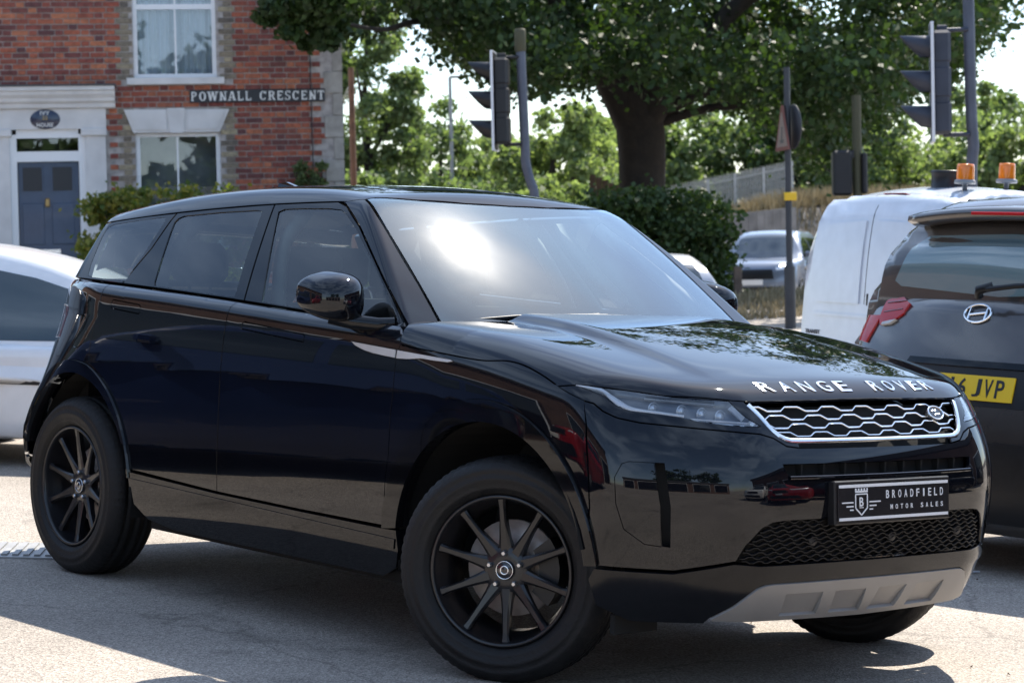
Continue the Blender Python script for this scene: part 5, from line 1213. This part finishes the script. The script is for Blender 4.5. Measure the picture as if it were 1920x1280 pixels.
for k in range(5):
    a = 2*math.pi*k/5; ca, sa = math.cos(a), math.sin(a); q = [(r*ca-s*w_*sa, y, r*sa+s*w_*ca) for r, w_ in ((.04, .03), (.207, .045)) for s in (-1, 1) for y in (-.078, -.05)]
    wr.add(q, [(0, 1, 3, 2), (4, 6, 7, 5), (0, 4, 5, 1), (2, 3, 7, 6), (0, 2, 6, 4), (1, 5, 7, 3)])
wheel_r = wr.mesh('rim'); wheel_r.materials.append(MAT['alloy'])
def make_car(name, label, mw, L, W, low, roof, beltz, paint, tumble=.42, cat='car', group=None, wheels=(-1.3, 1.3), cabin=(-1.6, .9), res=(110, 64), glass_m='car_glass', windows=True, ksd=.10, bumper=(.28, .22), curv=.12):
    """low(x): height of bonnet and boot; roof(x): height of the cabin with its screens"""
    hw = W/2; xe = L/2
    pzz = spl([.12, .25, .45, .65, .85, 1.05, 1.3], [hw-.07, hw-.025, hw-.004, hw, hw-.008, hw-.035, hw-.08])
    fx = spl([.15, .3, .5, .7, .9, 1.2], [xe-.08, xe-.01, xe, xe-.02, xe-.10, xe-.32]); rx = spl([.15, .3, .5, .75, 1.0, 1.2], [xe-.09, xe-.02, xe, xe-.02, xe-.09, xe-.18])
    def F1(P):
        x, y, z = P[..., 0], np.abs(P[..., 1]), P[..., 2]
        a = y-pzz(z)+.05*(pos(np.abs(x)-xe+.9)/.9)**2
        F = smax(a, z-(low(x)-.03*(y/hw)**2), .10); F = smax(F, .9*(x-fx(z)+bumper[0]*y*y), .12); F = smax(F, .9*(-x-rx(z)+bumper[1]*y*y), .12); return smax(F, .18-z, .05)
    def F2(P):
        x, y, z = P[..., 0], np.abs(P[..., 1]), P[..., 2]
        a = y-(hw-.055-tumble*(z-beltz)-.12*pos(z-beltz)**2); t = (z-(roof(x+curv*y*y*np.sign(x-.0))-.07*y*y))*.8
        return np.maximum(smax(a, t, ksd), beltz-.25-z)
    root = empty(name, mw=mw); tag(root, label, cat, group)
    data_obj('body', shell(F1, (0, 0, .6), *res), paint, root); cb = data_obj('cabin', shell(F2, (sum(cabin)/2, 0, beltz+.1), *res), paint, root)
    for x in wheels:
        for s in (-1, 1):
            wh = empty('wheel'); wh.parent = root; wh.matrix_local = Matrix.Translation((x, s*(hw-.10), .325)) @ Matrix.Rotation(0 if s < 0 else math.pi, 4, 'Z')
            link('tyre', wheel_t, None, wh); link('rim', wheel_r, None, wh)
            a_ = MB(); n_ = 20; v_ = []
            for i in range(n_+1):
                t = R_(-8+196*i/n_)
                for rr, yy in ((.385, hw+.004), (.30, hw-.16)): v_.append((x+rr*math.cos(t), s*(yy-.05*(pos(abs(x)-xe+.9)/.9)**2*0), .325+rr*math.sin(t)))
            a_.add(v_, [(2*i, 2*i+1, 2*i+3, 2*i+2) for i in range(n_)]).build('wheel_arch', 'dark_void', root)
    return root, F1, F2, cb
def side_win(F2, cb, polys, m, off=.003, both_=True):
    for p in polys:
        D = panel_data(Side(F2), p, off=off, depth=.01, res=.06, gap=0); data_obj('window', D, m, cb)
        if both_: data_obj('window', D, m, cb, True)
def top_win(F2, cb, p, m, off=.003):
    q = p+[(x, -y) for x, y in p[::-1] if abs(y) > 1e-6]; data_obj('screen', panel_data(Top(F2), q, off=off, depth=.01, res=.06, gap=0), m, cb)
def rear_panel(F, root, name, m, pts, off=.004, d=-1, x0=-1.0, mirror=False, depth=.02, res=.03):
    """pts: (y, z) as seen on the tail (d=-1) or the nose (d=+1)"""
    fan = Fan(F, x0*1., d, far=2.6); y = np.array([p[0] for p in pts], float); z = np.array([p[1] for p in pts], float)
    O = np.stack([0*y, y, z], -1); Dd = np.zeros_like(O); Dd[:, 0] = d
    P = cast(F, O, Dd, 2.6, .6, 140); q = [tuple(a) for a in fan.from3(P)]
    D = panel_data(fan, q, off=off, depth=depth, res=res, gap=.001); o = data_obj(name, D, m, root)
    if mirror: data_obj(name, D, m, root, True)
    return o

def on_tail(F, pts, off=0.):
    y = np.array([p[0] for p in pts], float); z = np.array([p[1] for p in pts], float); O = np.stack([0*y, y, z], -1); Dd = np.zeros_like(O); Dd[:, 0] = -1
    P = cast(F, O, Dd, 2.6, .6, 140); return P+grad(F, P)*off
# ---------------------------------------------------------------- dark crossover on the right, seen from behind
lowT = spl([-2.3, -1.9, 0, .9, 1.4, 2.0, 2.25], [1.25, 1.25, 1.18, 1.12, 1.06, .92, .78]); roofT = spl([-2.03, -2.0, -1.90, -1.76, -1.2, -.4, .3, .8, 1.3], [.80, 1.20, 1.53, 1.655, 1.70, 1.71, 1.66, 1.46, 1.08])
tm = MC @ Matrix.Translation((.30, 2.66+2.235, 0)) @ Matrix.Rotation(R_(90), 4, 'Z')
tu, T1, T2, tcb = make_car('crossover', 'dark grey-brown crossover with red tail lamps and yellow plate, right of the black SUV', tm, 4.47, 1.85, lowT, roofT, 1.18, 'grey_brown_paint', res=(150, 90), ksd=.06, tumble=.38)
rear_panel(T2, tcb, 'tailgate_window', 'car_glass_sky', [(.62, 1.275), (.67, 1.30), (.64, 1.37), (.575, 1.485), (.52, 1.52), (0, 1.535), (-.52, 1.52), (-.575, 1.485), (-.64, 1.37), (-.67, 1.30), (-.62, 1.275), (0, 1.245)], off=.004)
for s in (1, -1):
    rear_panel(T1, tu, 'tail_lamp', 'lamp_red', [(s*.62, 1.232), (s*.515, 1.195), (s*.53, 1.145), (s*.595, 1.105), (s*.685, 1.085), (s*.705, 1.11), (s*.695, 1.222)], off=.010)
    for za, zb in ((1.203, 1.188), (1.165, 1.145)): strip_mesh(T1, on_tail(T1, [(s*(.545+.14*t), za+(zb-za)*t) for t in np.linspace(0, 1, 10)], .010), .006, .003).build('lamp_line', 'lamp_red_dark', tu)
    rear_panel(T1, tu, 'lamp_band', 'silver_trim', [(s*.565, 1.115), (s*.605, 1.092), (s*.67, 1.083), (s*.665, 1.097), (s*.61, 1.108)], off=.015)
    D = panel_data(Fan(T1, -1.0, -1, far=2.6), [tuple(p) for p in Fan(T1, -1.0, -1).from3(np.array([(-2.03, s*.735, 1.13), (-1.80, s*.86, 1.12), (-1.76, s*.87, 1.02), (-2.0, s*.74, 1.0)]))], off=.010, depth=.02, res=.03, gap=0); data_obj('tail_lamp', D, 'lamp_red', tu)
    rear_panel(T1, tu, 'reflector', 'lamp_red_dark', [(s*.60, .46), (s*.80, .47), (s*.80, .50), (s*.60, .49)], off=.006)
sp2 = MB(); v_ = []
for y in np.linspace(-.60, .60, 21):
    k_ = (y/.6)**2
    for x, z in ((-1.70, 1.665), (-1.93, 1.665), (-2.01, 1.645), (-2.015, 1.62), (-1.96, 1.60), (-1.80, 1.585)): v_.append((x+.07*k_, y, z-.035*k_))
sp2.add(v_, [(i*6+k_, i*6+(k_+1) % 6, (i+1)*6+(k_+1) % 6, (i+1)*6+k_) for i in range(20) for k_ in range(6)]+[tuple(range(6)), tuple(range(120, 126))[::-1]], True).build('spoiler', 'grey_brown_paint', tcb)
MB().box((-2.022, -.16, 1.618), (-1.98, .16, 1.633), .003).build('stop_lamp', 'lamp_red', tcb)
MB().tube([(-2.13, 0, 1.275), (-2.11, -.18, 1.30), (-2.08, -.36, 1.315), (-2.07, -.50, 1.31)], .012, 8).tube([(-2.11, .02, 1.25), (-2.14, 0, 1.275), (-2.10, -.05, 1.295)], .022, 8).build('wiper', 'black_plastic', tcb)
cro = rear_panel(T1, tu, 'number_plate', 'plate_yellow', [(.26, .78), (-.26, .78), (-.26, .891), (.26, .891)], off=.012)
rear_panel(T1, tu, 'plate_recess', 'black_plastic', [(.34, .755), (-.34, .755), (-.36, .925), (.36, .925)], off=.003)
rear_panel(T1, tu, 'tailgate_trim', 'black_trim', [(.40, .925), (-.40, .925), (-.38, .955), (.38, .955)], off=.012)
rear_panel(T1, tu, 'bumper_cladding', 'black_plastic', [(.80, .60), (-.80, .60), (-.84, .54), (-.80, .24), (.80, .24), (.84, .54)], off=.008)
for i, ch in enumerate('ET16 JVP'):
    if ch == ' ': continue
    me = fit_text(ch, .044 if ch != '1' else .016, .079, 1., .012); a = np.empty(len(me.vertices)*3); me.vertices.foreach_get('co', a); a = a.reshape(-1, 3)
    x0 = .219-[0, .061, .122, .183, 0, .266, .327, .388][i]-(.014 if ch == '1' else 0)
    y = x0-a[:, 0]; z = .796+a[:, 1]; O = np.stack([0*y, y, z], -1); Dd = np.zeros_like(O); Dd[:, 0] = -1; P = cast(T1, O, Dd, 2.6, .6, 140)
    P = P+grad(T1, P)*(.0125+a[:, 2:3]*.002); me.vertices.foreach_set('co', P.ravel()); me.update(); link('lettering', me, 'sign_black', cro)
ly, lz = .05, 1.165
lg = strip_mesh(T1, on_tail(T1, [(ly+.075*math.cos(t), lz+.040*math.sin(t)) for t in np.linspace(0, 2*math.pi, 33)[:-1]]), .011, .012, closed=True)
strip_mesh(T1, on_tail(T1, [(ly+.048-.0*k, lz-.026+.052*k+.004*math.sin(k*6)) for k in np.linspace(0, 1, 8)]), .012, .010, mb=lg); strip_mesh(T1, on_tail(T1, [(ly-.048, lz-.026+.052*k) for k in np.linspace(0, 1, 8)]), .012, .010, mb=lg)
strip_mesh(T1, on_tail(T1, [(ly+.045-.09*k, lz-.006+.012*k) for k in np.linspace(0, 1, 8)]), .012, .010, mb=lg)
lg.build('badge', 'chrome', tu)
side_win(T2, tcb, [[(-1.85, 1.27), (-1.45, 1.24), (-1.40, 1.47), (-1.60, 1.50)], [(-1.35, 1.235), (-.35, 1.21), (-.35, 1.54), (-1.30, 1.51)], [(-.28, 1.21), (.75, 1.17), (.35, 1.48), (.0, 1.545), (-.28, 1.545)]], 'car_glass')
top_win(T2, tcb, [(.62, 0), (.60, .5), (1.0, .62), (1.12, 0)], 'car_glass')
MB().box((-1.5, -.62, 1.675), (.2, -.59, 1.71), .01).build('roof_rail', 'black_plastic', tcb); MB().box((-1.5, .59, 1.675), (.2, .62, 1.71), .01).build('roof_rail', 'black_plastic', tcb)

# ---------------------------------------------------------------- white van behind it
lowV = spl([-2.3, 0, .9, 1.5, 2.1, 2.3], [1.16, 1.14, 1.12, 1.06, .95, .80]); roofV = spl([-2.25, -2.225, -2.195, -2.15, -2.0, -1.0, .3, .8, 1.35, 1.6], [.6, 1.28, 1.62, 1.765, 1.835, 1.86, 1.84, 1.66, 1.20, 1.0])
vm = MC @ Matrix.Translation((-3.0, 5.75, 0)) @ Matrix.Rotation(R_(73), 4, 'Z') @ Matrix.Translation((2.2, 0, 0))
va, V1, V2, vcb = make_car('van', 'white panel van with orange roof beacons behind the dark crossover', vm, 4.42, 1.80, lowV, roofV, 1.05, 'van_shade_paint', tumble=.035, cat='van', res=(150, 90), ksd=.09, cabin=(-2.0, .6), wheels=(-1.35, 1.4), curv=.04, bumper=(.28, .10))
for s in (1, -1):
    rear_panel(V2, vcb, 'door_panel', 'van_shade_paint', [(s*.06, 1.12), (s*.62, 1.12), (s*.68, 1.20), (s*.64, 1.50), (s*.58, 1.64), (s*.06, 1.66)], off=.010, depth=.014)
    rear_panel(V1, va, 'tail_lamp', 'lamp_red', [(s*.80, .62), (s*.87, .62), (s*.86, 1.08), (s*.79, 1.08)], off=.008)
strip_mesh(V1, on_tail(V1, [(0, z) for z in np.linspace(.62, 1.1, 14)]), .006, .002).build('door_gap', 'lead', va)
strip_mesh(V2, on_tail(V2, [(0, z) for z in np.linspace(1.12, 1.76, 20)]), .006, .002).build('door_gap', 'lead', vcb)
MB().box((-2.235, -.045, 1.11), (-2.19, -.022, 1.19), .006).build('door_handle', 'black_plastic', vcb)
rear_panel(V1, va, 'bumper', 'lead', [(.82, .60), (-.82, .60), (-.82, .30), (.82, .30)], off=.03)
for s in (.62, .36): MB().lathe([(0, -.02), (.03, -.02), (.035, 0), (.03, .02)], 14, 'x', (-2.275, s, .80)).build('step_pad', 'black_plastic', va)
MB().box((-2.27, .25, .775), (-2.23, .74, .83), .004).build('step_plate', 'silver_paint', va)
for s_, y0, z0, w_ in (('TRANSIT', .76, .905, .21), ('CONNECT', .70, .868, .17)):
    me = fit_text(s_, w_, .028, 1., .01); a = np.empty(len(me.vertices)*3); me.vertices.foreach_get('co', a); a = a.reshape(-1, 3)
    P = on_tail(V2, [(y0-q[0], z0+q[1]) for q in a], .001); P = P+np.array([-1, 0, 0])*a[:, 2:3]*.003; me.vertices.foreach_set('co', P.ravel()); me.update(); link('lettering', me, 'lead', va)
rear_panel(V2, vcb, 'door_crease', 'van_shade_paint', [(.66, 1.03), (.66, 1.05), (-.66, 1.05), (-.66, 1.03)], off=.008)
D = panel_data(Side(V2), [(-2.13, 1.12), (-2.09, 1.12), (-1.985, 1.46), (-2.0, 1.62), (-2.05, 1.63)], off=.004, depth=.01, res=.04, gap=0); data_obj('corner_lamp', D, 'car_glass', vcb); data_obj('corner_lamp', D, 'car_glass', vcb, True)
side_win(V2, vcb, [[(-.05, 1.14), (.85, 1.12), (.45, 1.55), (-.05, 1.60)]], 'car_glass'); top_win(V2, vcb, [(.62, 0), (.55, .6), (1.1, .68), (1.32, 0)], 'car_glass')
tv = Top(V2)
panel('roof_marking', 'lamp_red', vcb, tv, [(-2.06, .10), (-2.06, -.16), (-2.01, -.16), (-2.01, .10)], off=.003, depth=.004, gap=0)
for x, y, r in ((-1.84, -.50, .075), (-1.53, -.50, .07)):
    z = float(tv.to3(np.array([(x, y)]))[0, 2]); b_ = empty('beacon'); b_.parent = va; b_.location = (x, y, z); b_.scale = (.76, .76, .74)
    MB().lathe([(0, .0), (.02, .0), (.02, .05), (.085, .055), (.09, .065), (.085, .085), (r, .09)], 24).build('beacon_base', 'galv', b_)
    MB().lathe([(r*1.0, .088), (r*.97, .20), (r*.90, .222), (.0, .228)], 28).build('beacon_dome', 'amber', b_)
    MB().lathe([(0, .10), (.025, .10), (.025, .18), (0, .19)], 12).build('bulb', 'chrome', b_)
z = float(tv.to3(np.array([(-1.72, -.14)]))[0, 2]); rv = MB().lathe([(0, .10), (.115, .10), (.122, .09), (.115, .075), (.115, -.02), (.13, -.03)], 28, 'z', (-1.72, -.14, z)).build('roof_vent', 'black_plastic', va)

# ---------------------------------------------------------------- white hatchback at the left edge
lowL = spl([-2.1, -1.7, 0, .9, 1.5, 2.1], [.84, .84, .83, .84, .80, .66]); roofL = spl([-2.0, -1.75, -1.30, -1.01, -.58, -.2, .2, .6, 1.0, 1.4], [.5, .70, .98, 1.135, 1.335, 1.43, 1.46, 1.42, 1.18, .82])
wm = MC @ Matrix.Translation((-5.35, 2.16, 0)) @ Matrix.Rotation(R_(-131), 4, 'Z') @ Matrix.Translation((1.25, 0, 0)) @ Matrix.Diagonal((1, 1, .90, 1))
wh_, W1, W2, wcb = make_car('hatchback', 'white hatchback with black side strip cut off by the left edge', wm, 4.1, 1.74, lowL, roofL, .80, 'white_paint', tumble=.40, ksd=.08, group='parked cars', cabin=(-1.0, .7), wheels=(-1.36, 1.25))
side_win(W2, wcb, [[(-1.00, .845), (-.5, .83), (-.1, .82), (-.1, 1.29), (-.4, 1.235), (-.70, 1.14), (-.92, 1.03), (-1.02, .93)], [(-.03, .82), (.95, .82), (.6, 1.22), (.3, 1.31), (-.03, 1.30)]], 'hatch_glass')
top_win(W2, wcb, [(-.93, 0), (-.93, .40), (-.98, .50), (-1.32, .56), (-1.38, 0)], 'car_glass_sky')
D = panel_data(Side(W1), [(-1.9, .545), (1.6, .545), (1.6, .57), (-1.9, .57)], off=.006, depth=.01, res=.08, gap=0); data_obj('side_strip', D, 'black_plastic', wh_); data_obj('side_strip', D, 'black_plastic', wh_, True)
strip_mesh(W1, Side(W1).to3(np.array([(-.12+.02*np.sin(t*3), .24+.56*t) for t in np.linspace(0, 1, 20)])), .007, .001).build('door_gap', 'lead', wh_)
for s in (1, -1): rear_panel(W1, wh_, 'tail_lamp', 'lamp_red', [(s*.55, .60), (s*.75, .60), (s*.75, .76), (s*.55, .76)])

# ---------------------------------------------------------------- cars further off
lowS = spl([-2.3, 0, .8, 1.4, 2.0, 2.25], [1.08, 1.05, 1.05, 1.02, .94, .80]); roofS = spl([-2.14, -1.98, -1.6, -.8, 0, .4, .85, 1.2], [.9, 1.3, 1.55, 1.62, 1.62, 1.52, 1.15, .9])
PROTO = []
def far_car(label, x, y, rz, paint, group, name='parked_car', z=None, sc=1.):
    z = float(ground_z(x, y)) if z is None else z
    if PROTO:                                          # copies of the first one, each with its own paint
        r_ = copy_tree(PROTO[0]); r_.matrix_world = Matrix.Translation((x, y, z)) @ Matrix.Rotation(rz, 4, 'Z') @ Matrix.Scale(sc, 4); tag(r_, label, 'car', group)
        for o in r_.children:
            if o.name.split('.')[0] in ('body', 'cabin', 'wing_mirror'): o.material_slots[0].link = 'OBJECT'; o.material_slots[0].material = MAT[paint]
        return r_, PROTO[1]
    r_, A1, A2, cb_ = make_car(name, label, Matrix.Translation((x, y, z)) @ Matrix.Rotation(rz, 4, 'Z') @ Matrix.Scale(sc, 4), 4.4, 1.84, lowS, roofS, 1.04, paint, res=(90, 52), ksd=.07, group=group, tumble=.40)
    side_win(A2, cb_, [[(-1.85, 1.12), (-1.4, 1.09), (-1.4, 1.44), (-1.62, 1.40)], [(-1.32, 1.085), (-.38, 1.07), (-.38, 1.475), (-1.32, 1.45)], [(-.3, 1.07), (.78, 1.06), (.38, 1.38), (.05, 1.475), (-.3, 1.475)]], 'car_glass')
    top_win(A2, cb_, [(.30, 0), (.30, .45), (.42, .58), (.90, .64), (1.0, 0)], 'car_glass'); top_win(A2, cb_, [(-1.80, 0), (-1.75, .5), (-2.02, .6), (-2.1, 0)], 'car_glass')
    for s in (1, -1):
        rear_panel(A1, r_, 'headlamp', 'headlamp_white', [(s*.52, .80), (s*.78, .83), (s*.80, .90), (s*.50, .86)], d=1, x0=1.0)
        rear_panel(A1, r_, 'tail_lamp', 'lamp_red', [(s*.58, .86), (s*.80, .86), (s*.80, .99), (s*.60, 1.0)])
        mb = MB().box((.50, s*.93-.09, 1.06), (.62, s*.93+.09, 1.18), .03); mb.build('wing_mirror', paint, r_)
    rear_panel(A1, r_, 'grille', 'black_plastic', [(.48, .62), (-.48, .62), (-.44, .82), (.44, .82)], d=1, x0=1.0); rear_panel(A1, r_, 'air_intake', 'black_plastic', [(.7, .30), (-.7, .30), (-.62, .46), (.62, .46)], d=1, x0=1.0)
    rear_panel(A1, r_, 'number_plate', 'white_plate', [(.26, .50), (-.26, .50), (-.26, .61), (.26, .61)], d=1, x0=1.0, off=.012)
    rear_panel(A1, r_, 'number_plate', 'plate_yellow', [(.26, .66), (-.26, .66), (-.26, .77), (.26, .77)], off=.012)
    PROTO.extend((r_, A1)); return r_, A1
sv, S1 = far_car('silver SUV with blue-grey shade in its paint, facing the camera with its daylight lamp lit, beyond the sign post', 5.65, 50.5, R_(-108), 'suv_shade_paint', 'parked cars')
far_car('dark car with a pale roof half hidden behind the windscreen pillar', 1.15, 25.6, R_(100), 'silver_paint', 'parked cars', z=-.16, sc=.92)
far_car('white car standing by the blue front door, only its roof in view', -6.2, 26.5, R_(182), 'white_paint', 'parked cars', z=.04, sc=.82)
# ---------------------------------------------------------------- made-up yard out of view, added to be mirrored in the paint
def unseen_car(label, x, y, rz, paint):  # an unseen car, made up for the black paint to mirror
    m_ = on_ground(x, y, rz); r_, A1 = far_car(label, 0, 0, 0, paint, 'made-up cars round the yard', z=0); r_.matrix_world = m_
unseen_car('red hatchback added across the yard, mirrored in the front bumper of the black SUV', 7.6, 2.0, R_(205), 'red_paint')
unseen_car('dark saloon added across the yard, mirrored in the nose of the black SUV', 6.2, 5.0, R_(128), 'dark_paint')
unseen_car('white car added across the yard, mirrored beside the plate of the black SUV', 9.4, .2, R_(205), 'white_paint')
for k, (pt, lb) in enumerate((('dark_paint', 'black car added left of the yard, mirrored in the rear doors of the black SUV'), ('blue_paint', 'navy car added left of the yard, mirrored in the front doors of the black SUV'), ('red_paint', 'dark red car added left of the yard, mirrored in the front wing of the black SUV'))):  # unseen row added to darken the reflections in the doors
    unseen_car(lb, -3.7+(k-1)*3.05, -3.5-(k-1)*3.65, R_(130), pt)
for s in (1, -1): rear_panel(S1, sv, 'daylight_lamp', 'daylight_lamp', [(s*.58, .875), (s*.80, .885), (s*.80, .915), (s*.58, .905)], d=1, x0=1.0, off=.008)
mat('shed_brick', (.15, .088, .065), rough=.85, var=.3, scale=1.2, bump=.3, bscale=9)
mat('shed_glass', (.012, .013, .015), rough=.06, coat=1)
def backdrop(label, mw, L, H_, D_):  # an unseen building, made up for the reflections
    r_ = empty('backdrop', mw=mw); tag(r_, label, 'building')
    MB().box((0, 0, -1.5), (L, D_, H_), .05).build('wall', 'shed_brick', r_)
    MB().box((-.2, -.25, H_), (L+.2, D_+.2, H_+.5), .04).build('fascia', 'lead', r_)
    for i in range(int(L//4)):
        w_ = MB().box((.5+i*4, -.03, .2), (.5+i*4+3, .02, 2.9), .01).build('window', 'shed_glass', r_)
        MB().box((.45+i*4, -.06, .1), (.5+i*4, .01, 3.0)).box((3.5+i*4, -.06, .1), (3.55+i*4, .01, 3.0)).box((.5+i*4, -.06, 2.9), (3.5+i*4, .01, 3.0)).build('frame', 'white_upvc', w_)
backdrop('long brown showroom building added on the left of the yard, mirrored in the dark doors', Matrix.Translation((-11.5, -5.4, .6)) @ Matrix.Rotation(R_(90), 4, 'Z'), 28, 5.0, 8)
backdrop('brown workshop added on the right of the yard, mirrored in the front bumper', Matrix.Translation((10.5, 15, -.7)) @ Matrix.Rotation(R_(-90), 4, 'Z'), 20, 4.2, 7)
backdrop('brown sales office added behind the photographer, mirrored in the windows of the house', Matrix.Translation((9, -14, .0)) @ Matrix.Rotation(R_(180), 4, 'Z'), 20, 3.3, 6)
